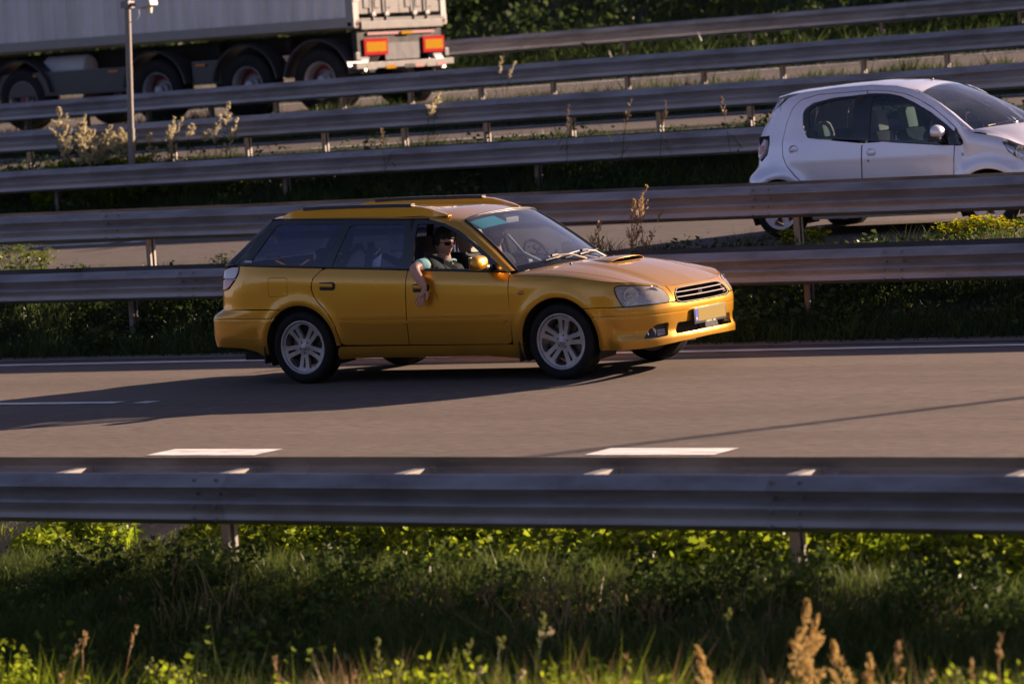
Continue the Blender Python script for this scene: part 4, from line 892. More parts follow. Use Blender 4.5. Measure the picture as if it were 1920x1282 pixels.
for sd_ in (1, -1):
    rw = [(.375,1.085),(.345,1.25),(.375,1.30),(.45,1.345),(.62,1.378),(.875,1.390),(.868,1.005),(.45,1.020),(.405,1.035)]
    fw = [(1.055,1.000),(1.060,1.375),(1.085,1.392),(1.20,1.388),(1.33,1.360),(1.50,1.285),(1.67,1.19),(1.84,1.07),(1.925,1.0),(1.93,.905),(1.80,.90),(1.40,.955)]
    band = [(.36,1.020),(.30,1.12),(.285,1.26),(.31,1.305),(.40,1.355),(.62,1.395),(.93,1.412),(1.05,1.412),(1.22,1.402),(1.36,1.370),(1.52,1.300),(1.72,1.19),(1.90,1.06),(2.08,.900),(2.085,.865),(2.05,.853),(1.83,.868),(1.208,.932),(.43,1.003)]
    o = panel('window_band', S2, band, M['gloss_black'], car2, holes=[[(.375,1.065),(.345,1.25),(.375,1.30),(.45,1.340),(.62,1.372),(.86,1.386),(.86,.990),(.45,1.018)], [(1.055,.962),(1.060,1.372),(1.085,1.388),(1.20,1.384),(1.33,1.352),(1.50,1.275),(1.67,1.178),(1.80,1.08),(1.80,.893),(1.40,.925)]], side=sd_, off=.001, rnd=1, gap=0, res=.06)
    panel('rear_side_window', S2, [(.37,1.06),(.34,1.25),(.37,1.305),(.45,1.345),(.62,1.377),(.865,1.39),(.865,.985),(.45,1.012)], M['glass_tint2'] if 'glass_tint2' in M else M['glass_tint2'], car2, side=sd_, off=-.006, flange=0, rnd=0, gap=0, res=.1)
    panel('front_side_window', S2, [(1.05,.958),(1.055,1.377),(1.085,1.392),(1.20,1.389),(1.33,1.357),(1.50,1.28),(1.67,1.183),(1.805,1.085),(1.805,.888),(1.40,.92)], M['glass_tint2'], car2, side=sd_, off=-.006, flange=0, rnd=0, gap=0, res=.1)
    rear_d = [(.975,.925),(.955,.30),(.40,.30),(.37,.42),(.30,.56),(.215,.637),(.12,.74),(.07,.837),(.052,.976),(.09,1.174),(.15,1.32),(.235,1.395),(.42,1.438),(.98,1.446),(.985,1.409),(.62,1.399),(.39,1.360),(.305,1.312),(.278,1.26),(.293,1.12),(.352,1.013),(.43,.998)]
    panel('rear_door', S2, rear_d, SV, car2, side=sd_, rnd=0, res=.05)
    front_d = [(.985,.925),(.965,.30),(1.92,.30),(1.98,.36),(1.985,.60),(1.998,.853),(1.83,.863),(1.208,.927)]
    panel('front_door', S2, front_d, SV, car2, side=sd_, rnd=0, res=.05)
    arch_top = [(.99,1.447),(1.20,1.432),(1.40,1.395),(1.56,1.335),(1.74,1.235),(1.90,1.115),(2.0,1.025),(1.985,.995),(1.905,1.066),(1.722,1.196),(1.523,1.306),(1.362,1.376),(1.222,1.407),(1.05,1.417),(.99,1.417)]
    panel('door_frame', S2, arch_top, SV, car2, side=sd_, rnd=0, res=.05, gap=.001)
    roofside = [(-.05,1.36),(.05,1.42),(.235,1.475),(.6,1.50),(1.0,1.505),(1.3,1.478),(1.5,1.43),(1.66,1.345),(1.83,1.235),(1.98,1.12),(2.12,1.01),(2.20,.965),(2.10,.90),(2.005,1.03),(1.905,1.12),(1.744,1.24),(1.562,1.341),(1.402,1.401),(1.20,1.438),(.99,1.452),(.42,1.444),(.232,1.401),(.145,1.325),(.085,1.176),(.047,.976),(-.02,1.10)]
    panel('roof_side', S2, roofside, SV, car2, side=sd_, rnd=0, res=.05, gap=.001, flange=.01)
    quarter = [(.047,.97),(.065,.835),(.115,.738),(.21,.633),(.296,.556),(.330,.47)]+a2R(35, 150, 24)+[(-.30,.50),(-.45,.58),(-1.15,.60),(-1.15,.70),(-.48,.72),(-.40,.76),(-.24,.79),(-.21,.86),(-.20,.99),(-.26,1.06),(-.14,1.18),(-.10,1.28),(-.06,1.355)]
    quarter = [(.047,.97),(.065,.835),(.115,.738),(.21,.633),(.296,.556),(.330,.47)]+a2R(35, 152, 24)+[(-.34,.47),(-.62,.60),(-.62,.70),(-.52,.72),(-.44,.80),(-.26,.795),(-.165,.86),(-.145,.97),(-.17,1.055),(-.32,1.04),(-.30,1.17),(-.22,1.28),(-.06,1.355)]
    panel('rear_wing', S2, quarter, SV, car2, side=sd_, rnd=0, res=.045)
    panel('rear_bumper', S2, a2R(153, 185, 10)+[(-.33,.22),(-1.15,.24),(-1.15,.60),(-.62,.595),(-.36,.47)], SV, car2, side=sd_, rnd=0, res=.05)
    tl2 = [(-.31,1.02),(-.225,1.035),(-.195,.97),(-.205,.88),(-.28,.82),(-.38,.815),(-.42,.85),(-.40,.93)]
    t_ = panel('tail_light', S2, tl2, M['clearlens'], car2, side=sd_, rnd=1, keep=90, off=-.004)
    panel('lens', S2, list(inset(np.array(tl2), .012)), M['clearlens'], t_, side=sd_, rnd=1, keep=90, off=.012, flange=.02)
    panel('red_lens', S2, [(-.29,.95),(-.235,.955),(-.23,.90),(-.29,.86),(-.34,.865),(-.34,.92)], M['red'], t_, side=sd_, rnd=1, keep=90, off=.018, flange=.02)
    panel('sill', S2, [(.40,.295),(1.94,.295),(1.985,.24),(1.97,.17),(.36,.17),(.34,.25)], SV, car2, side=sd_, rnd=0)
    wing = [(1.990,.36)]+a2F(178, 40, 24)+[(2.60,.50),(2.78,.56),(2.75,.64),(2.66,.69),(2.56,.76),(2.50,.86),(2.56,.862),(2.50,.895),(2.35,.935),(2.2,.962),(2.09,.98),(2.02,1.0),(2.085,.90),(2.094,.865),(2.06,.846),(2.003,.85),(1.99,.60)]
    panel('front_wing', S2, wing, SV, car2, side=sd_, rnd=0, res=.045)
    panel('front_bumper', S2, a2F(39, -8, 16)+[(2.70,.20),(3.0,.20),(3.55,.20),(3.55,.62),(3.1,.60),(2.79,.555),(2.61,.495)], SV, car2, side=sd_, rnd=0, res=.06, openu=3.55)
    panel('nose_panel', S2, [(2.99,.60),(3.10,.605),(3.55,.625),(3.55,.72),(3.25,.725),(3.0,.745),(2.93,.755),(3.06,.70),(3.10,.645)], SV, car2, side=sd_, rnd=0, gap=.001, openu=3.55)
    hl2 = [(2.50,.862),(2.56,.765),(2.66,.695),(2.76,.648),(2.95,.62),(3.10,.64),(3.06,.70),(2.9,.765),(2.72,.825),(2.60,.858)]
    h_ = panel('headlight', S2, hl2, M['reflector'], car2, side=sd_, rnd=1, off=-.05, flange=0, gap=-.004)
    panel('lens', S2, hl2, M['lens2'], h_, side=sd_, rnd=1, off=.002)
    for k, (uu, zz, rr_) in enumerate(((2.72,.74,.062),(2.90,.70,.05))):
        p = S2(uu, zz)[0]; nrm = Vector((.75, -.66*sd_, 0)).normalized()
        o = MB().lathe([(.010,-.045),(rr_*.6,-.03),(rr_,.0),(rr_+.004,.0),(rr_+.004,-.05)], 24, 'x').build('reflector', M['chrome'], h_, angle=50, loc=(p[0]-nrm.x*.03, (p[1])*sd_-nrm.y*.03, zz)); o.rotation_euler = nrm.to_track_quat('X', 'Z').to_euler()
    # handles: round cups with a flap
    for hx, hz in ((.20,.895),(1.085,.818)):
        p = S2(hx, hz)[0]
        hc = MB().lathe([(.050,-.012),(.050,.0),(.044,.003),(.040,-.002),(.030,.012),(0,.016)], 28, 'y').build('handle_cup', SV, car2, angle=40, loc=(p[0], (p[1]+.006)*sd_, p[2]))
        MB().box((0, -.012*sd_, -.004), (.078,.014,.026), None, .006).build('handle_flap', SV, hc, angle=50)
        MB().box((0, -.006*sd_, -.020), (.074,.006,.008)).build('finger_gap', M['gloss_black'], hc)
    if sd_ > 0: MB().lathe([(0,-.004),(.011,-.003),(.013,.004)], 16, 'y').build('key_hole', M['steel_dark'], car2, angle=50, loc=(1.05, float(S2(1.05,.745)[0][1]), .745)); MB().lathe([(0,-.004),(.018,-.003),(.020,.004)], 16, 'y').build('side_repeater', M['pale'], car2, angle=50, loc=(2.08, float(S2(2.08,.755)[0][1]), .755))
    # mirror
    mb = MB(); V = []
    for i in range(11):
        t = i/10; e = max(.05, 1-abs(2*t-1)**2.4)**.5
        for k in range(18):
            a = 2*math.pi*k/18; V.append(Vector((1.86+(.085 if math.cos(a) > 0 else .05)*math.cos(a)*e, (-.985+.19*t)*sd_, 1.000+.068*math.sin(a)*e)))
    mb.add(V, [(i*18+k, i*18+(k+1) % 18, (i+1)*18+(k+1) % 18, (i+1)*18+k) for i in range(10) for k in range(18)]+[tuple(range(17,-1,-1)), tuple(range(180,198))])
    mi = mb.build('door_mirror', SV, car2, angle=70)
    MB().box((1.85, -.90*sd_, .925), (.11,.15,.05), None, .02).tube([(1.86,-.86*sd_,.93),(1.88,-.76*sd_,.90)], .03, 8).build('mirror_foot', M['black'], mi, angle=60)
    for ax_, rt_ in ((0, 12), (2.34, 0)): make_wheel(car2, (ax_, -.712*sd_, .283), .283, .192, .165, 'five', rot=rt_*sd_, flipz=(sd_ < 0), rimmat='alloy2')
    for ax_ in (0, 2.34):
        V, F = [], []; n = 20
        for k in range(n):
            a = R(-25+230*k/(n-1))
            for (yy, rd_) in ((-.775*sd_, A2+.012), (-.50*sd_, A2)): V.append(Vector((ax_+rd_*math.cos(a), yy, .28+rd_*math.sin(a))))
        F = [(2*k, 2*k+1, 2*k+3, 2*k+2) for k in range(n-1)]; V.append(Vector((ax_, -.50*sd_, .28))); F += [(2*k+1, 2*k+3, len(V)-1) for k in range(n-1)]
        MB().add(V, F).build('wheel_arch_liner', M['under'], car2, smooth=True)
    panel('tailgate', S2, [(-1.15,.705),(-1.15,1.425),(-.60,1.425),(-.34,1.40),(-.23,1.285),(-.31,1.17),(-.325,1.045),(-.445,.93),(-.455,.84),(-.52,.725)], SV, car2, side=sd_, rnd=0, res=.06)
    MB().box((.02, .60*sd_, .74), (.60,.05,.62), None, .02).build('boot_trim', M['dark'], car2, angle=50)  # box added inside the boot to stop sun leaking through panel gaps
    MB().box((1.02, .74*sd_, .62), (1.9,.05,.6), None, .02).build('door_trim', M['seat'], car2, angle=50)
def roof2(x, e):
    zg = np.interp(x, [-.35,-.1,.05,.235,.6,1.0,1.3,1.5,1.66], [1.39,1.435,1.455,1.468,1.490,1.495,1.468,1.422,1.36])
    yg = -np.array([S2(max(x, -.08), zg)[0][1]])[0]; 
    if x < 0: yg -= .12*min(1, -x/.3)
    cr = np.interp(x, [-.35,0,.5,1.2,1.66], [.03,.05,.045,.05,.07])
    return (x+.0*(1-e*e), yg*e, zg+cr*(1-abs(e)**2.2)**.8)
xr = np.linspace(-.13, 1.60, 32); P_ = np.array([[roof2(x, e) for e in np.sin(np.linspace(-math.pi/2, math.pi/2, 31))] for x in xr]); loftgrid('roof', P_, SV, car2)
def shield2(s, t):
    yt = float(-S2(1.60, 1.40)[0][1]); b = np.stack([2.16+.42*(1-s**2), .655*s, .985+.03*(1-s**2)], -1); tp = np.stack([1.60+.0*(1-s**2), yt*s, 1.395+.072*(1-s**2)], -1)
    p = b*(1-t)[..., None]+tp*t[..., None]; bul = .028*np.sin(math.pi*t); p[..., 0] += bul*.6; p[..., 2] += bul*.8; return p
ss, tt = np.meshgrid(np.linspace(-1, 1, 27), np.linspace(0, 1, 13)); w2 = loftgrid('windscreen', shield2(ss, tt), M['glass_shield'], car2, flip=True)
for sgn in (-1, 1):
    ao = [S2(x, z)[0] for x, z in ((1.5,1.43),(1.66,1.345),(1.83,1.235),(1.98,1.12),(2.12,1.01),(2.20,.965))]; ai = [shield2(np.array(-1.0), np.array(t)) for t in (1.0,.88,.66,.40,.12,0)]
    P_ = np.array([[o_*(1-t)+i_*t+np.array([.01,-.012,.012])*math.sin(math.pi*t) for t in np.linspace(0, 1, 5)] for o_, i_ in zip(ao, ai)])
    if sgn > 0: P_[:, :, 1] *= -1
    loftgrid('windscreen_pillar', P_, SV, car2, flip=(sgn > 0))
def hood2(xi, e):
    ae = abs(e); us = np.linspace(2.55, 3.55, 60); ys = -S2(us, ft2(us))[:, 1]; uf = float(np.interp(ae, (ys/ys[0])[::-1], us[::-1])); pf = S2(uf, float(ft2(uf)))[0]; uS = 2.12+xi*.43; ps = S2(uS, float(ft2(uS)))[0]
    x0 = 2.12+.48*(1-ae**2); z0 = .978+.05*(1-ae**2.5)**.6; x = x0+(pf[0]-x0)*xi; y = .74*ae*(1-xi)+(-pf[1])*xi; y += ae**5*(-ps[1]-(.74*(1-xi)+ys[0]*xi))
    return (x, y*(1 if e > 0 else -1), pf[2]+(z0-pf[2])*(1-xi**1.8))
P_ = np.array([[hood2(xi, e) for e in np.linspace(-1, 1, 41)] for xi in np.linspace(0, 1, 22)]); loftgrid('bonnet', P_, SV, car2)
MB().grid([[Vector(hood2(0.02, e))+Vector((0,0,-.012)) for e in np.linspace(-.97, .97, 21)], [Vector(shield2(np.array(s), np.array(.0)))+Vector((-.01,0,-.01)) for s in np.linspace(-1, 1, 21)]]).build('cowl', M['black'], car2, smooth=True)
MB().tube([(2.42,-.25,1.02),(2.34,-.35,1.035),(2.28,-.58,1.02)], .009, 6).tube([(2.48,.35,1.02),(2.42,.0,1.05),(2.34,-.30,1.045)], .009, 6).build('wiper', M['black'], car2, angle=60)
MB().lathe([(0,.012),(.016,.010),(.020,0)], 12, 'z').tube([(0,0,.008),(-.03,0,.022),(-.085,0,.034)], .005, 6).build('roof_aerial', M['black'], car2, loc=(1.38,.10,1.512), angle=60)
MB().box((.75,0,1.435), (1.3,1.0,.015), None, .005).build('headlining', M['pale'], car2)  # lining added to block sun coming in through the body gaps
fl_ = MB(); fl_.box((1.2,0,.22), (3.0,1.40,.06)); fl_.box((2.5,0,.40), (.7,1.0,.30)); fl_.build('floor_pan', M['under'], car2)
dsh = MB(); dsh.box((2.05,0,.86), (.45,1.40,.22), None, .06); dsh.build('dashboard', M['black'], car2, angle=50)
for y in (-.34, .34):
    s_ = MB(); s_.box((1.36, y, .42), (.46,.46,.16), None, .05); s_.box((1.06, y, .74), (.14,.46,.58), Matrix.Rotation(R(-16), 3, 'Y'), .06); so = s_.build('seat', M['seat'], car2, angle=50)
    MB().tube([(.95,(.70 if y > 0 else -.70),.9),(.93,(.60 if y > 0 else -.60),1.40)], .045, 8).build('centre_pillar', M['seat'], car2, angle=60)  # pillar trim added to block sun passing the door gaps
    MB().box((.97, y, 1.13), (.09,.24,.22), Matrix.Rotation(R(-10), 3, 'Y'), .045).build('headrest', M['beige'], so, angle=60)
rs = MB(); rs.box((.30,0,.44), (.4,1.2,.16), None, .05); rs.box((.08,0,.72), (.13,1.24,.5), Matrix.Rotation(R(-16), 3, 'Y'), .05); rso = rs.build('rear_bench', M['seat'], car2, angle=50)
for y in (-.30, .30): MB().box((.02, y, 1.06), (.09,.26,.17), Matrix.Rotation(R(-10), 3, 'Y'), .05).build('headrest', M['beige'], rso, angle=60)
sw = MB(); cs = Vector((1.72,.34,.98)); ax1 = Vector((0,1,0)); ax2 = Vector((-.42,0,.907)); sw.tube([cs+ax1*.18*math.cos(a)+ax2*.18*math.sin(a) for a in np.linspace(0, 2*math.pi, 29)], .014, 8, caps=False); sw.build('steering_wheel', M['seat'], car2, angle=60)
panel = _panel
# ------------------------------------------------------------------ grey box trailer on the far road
TX, TY, TZ = -31.40, 44.30, 2.205
tr = thing('lorry_trailer', 'grey ribbed container on a black lorry trailer with yellow and red rear markers', 'trailer', (TX, TY, TZ), (0, R(.65), 0))
W_ = 2.72
# container: x from 0 (rear doors) to -13
L_ = 13.4; zb, zt = 1.38, 3.98
for sgn, yy in ((1, 0.0), (-1, W_)):
    prof = []; x = -.16; step = 1
    cyc = [(0,0),(.07,0),(.105,.034),(.175,.034),(.21,0)]
    pts = []; x0 = -.16
    while x0 > -L_+.3:
        for a, d in cyc[:-1]: pts.append((x0-a*1.35, d))
        x0 -= .21*1.35
    pts.append((x0, 0)); pts = pts[::-1]
    V, F = [], []
    for (x, d) in pts: V += [(x, yy+sgn*(.02+d), zb+.16), (x, yy+sgn*(.02+d), zt)]
    for i in range(len(pts)-1): F.append((2*i, 2*i+2, 2*i+3, 2*i+1))
    MB().add([Vector(v) for v in V], F).build('side_panel', M['cont'], tr, fix=False)
    MB().box((-L_/2, yy+sgn*.03, zb+.08), (L_, .07, .155), None, .006).build('bottom_rail', M['contrail'], tr)
    MB().box((-L_/2, yy+sgn*.03, zt+.06), (L_, .07, .11)).build('top_rail', M['contrail'], tr)
    for x in (-.08, -L_+.08): MB().box((x, yy+sgn*.075, (zb+zt)/2), (.15, .15, zt-zb)).build('corner_post', M['contrail'], tr)
    for x in (-.09, -L_+.09):
        cc = MB().box((x, yy+sgn*.085, zb+.05), (.178,.165,.13)).build('corner_casting', M['rust'], tr); MB().box((x, yy+sgn*.001, zb+.05), (.08,.012,.06)).build('casting_slot', M['dark'], cc)
        if x > -1: MB().box((x+.088, yy+sgn*.085, zb+.05), (.012,.08,.06)).build('casting_slot', M['dark'], cc)
MB().box((-L_/2, W_/2, zt+.11), (L_, W_-.02, .02)).box((-L_/2, W_/2, zb+.06), (L_-.2, W_-.2, .08)).box((-L_+.05, W_/2, (zb+zt)/2), (.05, W_-.1, zt-zb)).build('box_shell', M['contrail'], tr)
# rear doors
for k in range(2):
    y0 = .16+k*(W_-.32)/2; dw = (W_-.32)/2-.012
    d = MB().box((-.05, y0+dw/2, (zb+zt)/2+.10), (.045, dw, zt-zb-.22), None, .004).build('rear_door', M['ledge'], tr)
    for q in (.16, .42, .70):
        MB().box((-.022, y0+dw*q+.05, (zb+zt)/2+.10), (.022, .15, zt-zb-.40), None, .006).build('pressed_rib', M['ledge'], d)
    for q in (.30, .62):
        MB().tube([(.012, y0+dw*(q)+.02, zb+.10), (.012, y0+dw*q+.02, zt-.1)], .018, 8).build('locking_bar', M['contrail'], d, angle=60)
        for z in (zb+.20, zb+.95): MB().box((.018, y0+dw*q+.02, z), (.04,.11,.06), None, .005).build('bar_bracket', M['contrail'], d)
    for z in (zb+.45, zb+1.4, zb+2.2): MB().box((-.012, .10 if k == 0 else W_-.10, z), (.03,.16,.07)).build('hinge', M['contrail'], d)
MB().box((-.03, W_/2, zb+.115), (.05, W_-.34, .05)).build('door_gasket', M['black'], tr)
MB().box((-.02, W_/2, zb+.02), (.10, W_-.33, .13), None, .008).build('rear_ledge', M['ledge'], tr)
# chassis
ch = MB(); 
for y in (.75, W_-.75): ch.box((-6.5, y, 1.16), (12.6,.12,.30))
for x in np.arange(-12.2, -.3, 1.5): ch.box((x, W_/2, 1.16), (.10, W_-.9, .22))
ch.build('chassis', M['under'], tr)
MB().box((-.10, W_/2, 1.10), (.10, W_-.25, .42)).build('rear_crossmember', M['dark'], tr)
MB().box((-.035, W_/2, 1.262), (.05, W_-.75, .045)).build('red_strip', M['truckred'], tr)
for y0, y1 in ((.26,.94),(W_-.74,W_-.10)):
    mk = MB().box((-.02, (y0+y1)/2, 1.045), (.02, y1-y0, .27), None, .003).build('marker_board', M['retro_red'], tr); MB().box((-.007, (y0+y1)/2, 1.045), (.006, y1-y0-.11, .16)).build('yellow_field', M['retro'], mk)
MB().box((-.03, W_/2, .96), (.03, 1.0, .28)).build('plate_panel', M['mud'], tr)
bp = MB().box((.0, W_/2, .745), (.10, W_+.14, .10), None, .008).build('rear_bumper_bar', M['ledge'], tr)
for y0, m_ in ((.35,'ledge'),(.9,'retro'),(1.45,'dark'),(1.75,'truckred'),(2.1,'ledge'),(2.4,'truckred')): MB().box((.054, y0, .705), (.004,.28,.06)).build('reflective_patch', M[m_], bp)
for y in (.05, W_-.06): MB().box((-.02, y, .90), (.06,.12,.14), None, .02).build('rubber_buffer', M['ledge'], tr)
MB().box((.005, W_/2+.12, 1.255), (.03,.34,.05), None, .01).build('number_lamp', M['retro'], tr)
# side guard, tank, boxes
MB().box((-6.6, .05, .78), (3.55,.04,.42), None, .01).build('side_guard', M['mud'], tr)
for x0, x1 in ((-3.95,-2.85),(-2.02,-1.50)): pass
MB().box((-3.15, .08, .80), (.62,.04,.40), None, .01).build('side_guard', M['mud'], tr)
for x in (-4.95, -3.05, -6.8): MB().box((x-.2, .024, .93), (.20,.012,.035)).build('side_marker', M['orange'], tr)
MB().lathe([(0,-.5),(.20,-.48),(.24,-.42),(.24,.42),(.20,.48),(0,.5)], 24, 'x', (-6.5,.5,1.02)).build('air_tank', M['pale'], tr, angle=40)
# axles
def truck_wheel(x, red):
    for sgn, yy in ((1, .20), (-1, W_-.20)):
        w_ = bpy.data.objects.new('wheel', None); COL.objects.link(w_); w_.parent = tr; w_.location = (x, yy, .54); w_.rotation_euler = (0, R(rng.uniform(0, 90)), 0 if sgn > 0 else math.pi)
        MB().lathe([(.30,-.14),(.33,-.178),(.40,-.190),(.47,-.188),(.515,-.17),(.540,-.13)]+[(a, b) for k in (-.09,-.03,.03,.09) for a, b in ((.54,k-.022),(.526,k-.018),(.526,k+.018),(.54,k+.022))]+[(.540,.13),(.515,.17),(.40,.19),(.30,.14)], 56).build('tyre', M['rubber'], w_, angle=40)
        r_ = MB().lathe([(.318,-.165),(.310,-.172),(.300,-.165),(.285,-.12),(.272,-.02),(.262,.02),(.20,.035),(.10,.035)], 48).build('rim', M['wheelwhite'], w_, angle=40)
        for k in range(10):
            a = 2*math.pi*k/10; MB().lathe([(.0,-.012),(.012,-.01),(.013,.02)], 6, 'y', (.168*math.cos(a), -.01, .168*math.sin(a))).build('wheel_nut', M['wheelwhite'], r_, angle=30)
        hb = MB().lathe([(0,-.150),(.055,-.148),(.085,-.13),(.092,-.06),(.130,-.03),(.135,.03)], 28).build('hub', M['wheelwhite'], w_, angle=35)
        if red: MB().lathe([(.0,-.156),(.060,-.152),(.062,-.148)], 24).build('hub_cap', M['hubred'], w_, angle=40)
        MB().lathe([(.19,-.012),(.255,.01),(.258,.018)], 40).build('red_ring', M['hubred'], w_, angle=40)
        # mudguard
        V, F = [], []; n = 22; rows_ = ((.655,-.24),(.69,-.25),(.69,.17),(.672,.17),(.672,-.232),(.655,-.225))
        for k in range(n):
            a = R(8+164*k/(n-1))
            for rd_, yo in rows_: V.append(Vector((x+rd_*math.cos(a), yy+(yo)*sgn, .54+rd_*math.sin(a))))
        q = len(rows_); F = [(k*q+j, k*q+(j+1) % q, (k+1)*q+(j+1) % q, (k+1)*q+j) for k in range(n-1) for j in range(q)]
        MB().add(V, F).build('mudguard', M['mud'], tr, angle=50)
    MB().tube([(x,.3,.54),(x,W_-.3,.54)], .08, 12).build('axle', M['under'], tr, angle=60)
for x, red in ((-.79,False),(-2.29,False),(-4.22,False),(-7.23,True)): truck_wheel(x, red)
# ------------------------------------------------------------------ the passenger leaning out of the wound down window
def skin_mesh(pts, edges, radii, root=0, sub=2):
    me = bpy.data.meshes.new('tmp'); me.from_pydata([tuple(p) for p in pts], edges, []); o = bpy.data.objects.new('tmp_s', me); COL.objects.link(o)
    md = o.modifiers.new('s', 'SKIN'); md.use_smooth_shade = True; md.branch_smoothing = .6
    for i, r_ in enumerate(radii):
        v = me.skin_vertices[0].data[i]; v.radius = r_ if isinstance(r_, tuple) else (r_, r_); v.use_root = (i == root)
    sb = o.modifiers.new('b', 'SUBSURF'); sb.levels = sb.render_levels = sub
    dg = bpy.context.evaluated_depsgraph_get(); dg.update(); m2 = bpy.data.meshes.new_from_object(o.evaluated_get(dg)); bpy.data.objects.remove(o)
    V = [v.co.copy() for v in m2.vertices]; F = [tuple(p.vertices) for p in m2.polygons]; bpy.data.meshes.remove(m2); return V, F
def head_mesh(c, yaw, scale=1.0):
    """head with brow, nose, lips, chin and ears; faces +x before yaw"""
    nu, nv = 56, 44; V = []
    for i in range(nv+1):
        ph = math.pi*i/nv-math.pi/2
        for j in range(nu):
            th = 2*math.pi*j/nu; x, y, z = math.cos(ph)*math.cos(th), math.cos(ph)*math.sin(th), math.sin(ph)
            X, Y, Z = .098*x, .076*y, .118*z
            if z < 0: Y *= 1-.28*(-z)**1.4; X *= 1-.10*(-z)**1.2
            if x < 0 and z < -.1: X *= 1-.38*min(1, (-z-.1)*1.3)
            f = max(0, x)
            X -= .012*f*max(0, 1-abs(z+.02)/.9)                                   # flatter face
            g = lambda z0, y0, sz, sy: math.exp(-((Z-z0)/sz)**2-((Y-y0)/sy)**2)*(f > .2)
            X += .030*g(-.022,0,.016,.011)+.016*g(.000,0,.018,.009)+.008*g(.022,0,.010,.030)   # nose, bridge, brow
            X -= .009*(g(.006,.030,.012,.014)+g(.006,-.030,.012,.014))             # eye sockets
            X += .010*g(-.056,0,.0075,.020)-.004*g(-.064,0,.003,.02)+.008*g(-.068,0,.006,.018)+.014*g(-.098,0,.014,.020)
            X += .004*(g(-.02,.045,.02,.02)+g(-.02,-.045,.02,.02))
            V.append(Vector((X, Y, Z)))
    F = [(i*nu+j, i*nu+(j+1) % nu, (i+1)*nu+(j+1) % nu, (i+1)*nu+j) for i in range(nv) for j in range(nu)]
    n0 = len(V)
    for s_ in (-1, 1):
        b = len(V)
        for i in range(9):
            a = 2*math.pi*i/8
            for k, (rr_, yo) in enumerate(((.012,.004),(.020,.012),(.026,.016),(.028,.008),(.020,.0))):
                V.append(Vector((-.008+rr_*.62*math.cos(a)-.006, s_*(.068+yo), -.005+rr_*math.sin(a)*1.1)))
        F += [(b+i*5+k, b+i*5+k+1, b+(i+1)*5+k+1, b+(i+1)*5+k) for i in range(8) for k in range(4)]
    rot = Matrix.Rotation(yaw, 3, 'Z') @ Matrix.Rotation(R(6), 3, 'Y')
    return [rot @ (v*scale)+Vector(c) for v in V], F, rot
def build_person(name, label, base, headc, yaw, arm, group=None, window_arm=True):
    hx, hy, hz = headc
    p = thing(name, label, 'person', (base[0], base[1], base[2]))
    # skeleton: pelvis, spine, neck, legs, arms
    sh = hz-.24
    pts = [(hx+.04,hy,.56),(hx+.00,hy,.74),(hx-.035,hy,sh-.06),(hx-.03,hy,sh+.02),(hx-.015,hy,sh+.09),(hx+.0,hy,hz-.05),
           (hx-.02,hy-.17,sh),(hx-.02,hy+.17,sh),
           (hx+.10,hy-.10,.54),(hx+.10,hy+.10,.54),(hx+.50,hy-.12,.58),(hx+.50,hy+.12,.58),(hx+.80,hy-.12,.36),(hx+.80,hy+.12,.36)]
    rad = [(.17,.13),(.15,.12),(.16,.12),(.10,.09),(.060,.062),(.058,.062),.068,.068,.095,.095,.062,.062,.045,.045]
    edges = [(0,1),(1,2),(2,3),(3,4),(4,5),(3,6),(3,7),(0,8),(0,9),(8,10),(9,11),(10,12),(11,13)]
    k = len(pts); a = arm
    pts += a; rad += [.056,.052,.050,.042,.031][:len(a)]; edges += [(6,k)]+[(k+i, k+i+1) for i in range(len(a)-1)]
    k2 = len(pts); pts += [(hx+.06,hy+.22,sh-.20),(hx+.26,hy+.16,sh-.28),(hx+.34,hy+.12,sh-.29)]; rad += [.045,.035,.028]; edges += [(7,k2),(k2,k2+1),(k2+1,k2+2)]
    V, F = skin_mesh(pts, edges, rad); B = MB().add(V, F)
    HV, HF, rot = head_mesh((hx, hy, hz), yaw); B.add(HV, HF)
    return p, B, rot
# near side passenger
HC = (-1.385, -.385, 1.150)
ARM = [(-1.335,-.66,.975),(-1.375,-.845,.985),(-1.370,-.895,.965),(-1.300,-.905,.870),(-1.262,-.908,.800)]
per, B, rot = build_person('person', 'man in dark sunglasses with one bare arm hanging out of the yellow car window', (CAR_X, CAR_Y, .006), HC, R(-14), ARM)
# hand: palm and five fingers hanging down and back
hand = []
w0 = Vector((-1.262,-.908,.800))
def chain(points, radii):
    V, F = skin_mesh(points, [(i, i+1) for i in range(len(points)-1)], radii, 0, 2); B.add(V, F)
chain([tuple(w0+Vector((.002,0,.03))), tuple(w0), tuple(w0+Vector((-.015,-.002,-.035))), tuple(w0+Vector((-.036,-.004,-.075)))], [(.026,.022),(.026,.021),(.032,.024),(.034,.022)])
for k, (ox, oz, l1, l2, l3, sp) in enumerate(((-.069,-.060,.032,.022,.017,-.58),(-.052,-.074,.038,.026,.019,-.48),(-.033,-.082,.040,.027,.019,-.39),(-.014,-.085,.036,.023,.017,-.30))):
    b = w0+Vector((ox*.62,-.004,oz+.022)); d = Vector((math.sin(sp), -.10, -math.cos(sp))).normalized(); d2 = (d+Vector((-.12,.10,-.05))).normalized(); d3 = (d2+Vector((-.14,.16,-.05))).normalized()
    k0 = w0+Vector((ox,-.006,oz)); k1 = k0+d*l1; k2 = k1+d2*l2; k3 = k2+d3*l3
    chain([tuple(b), tuple(k0), tuple(k1), tuple(k2), tuple(k3)], [.0130,.0108,.0096,.0089,.0074])
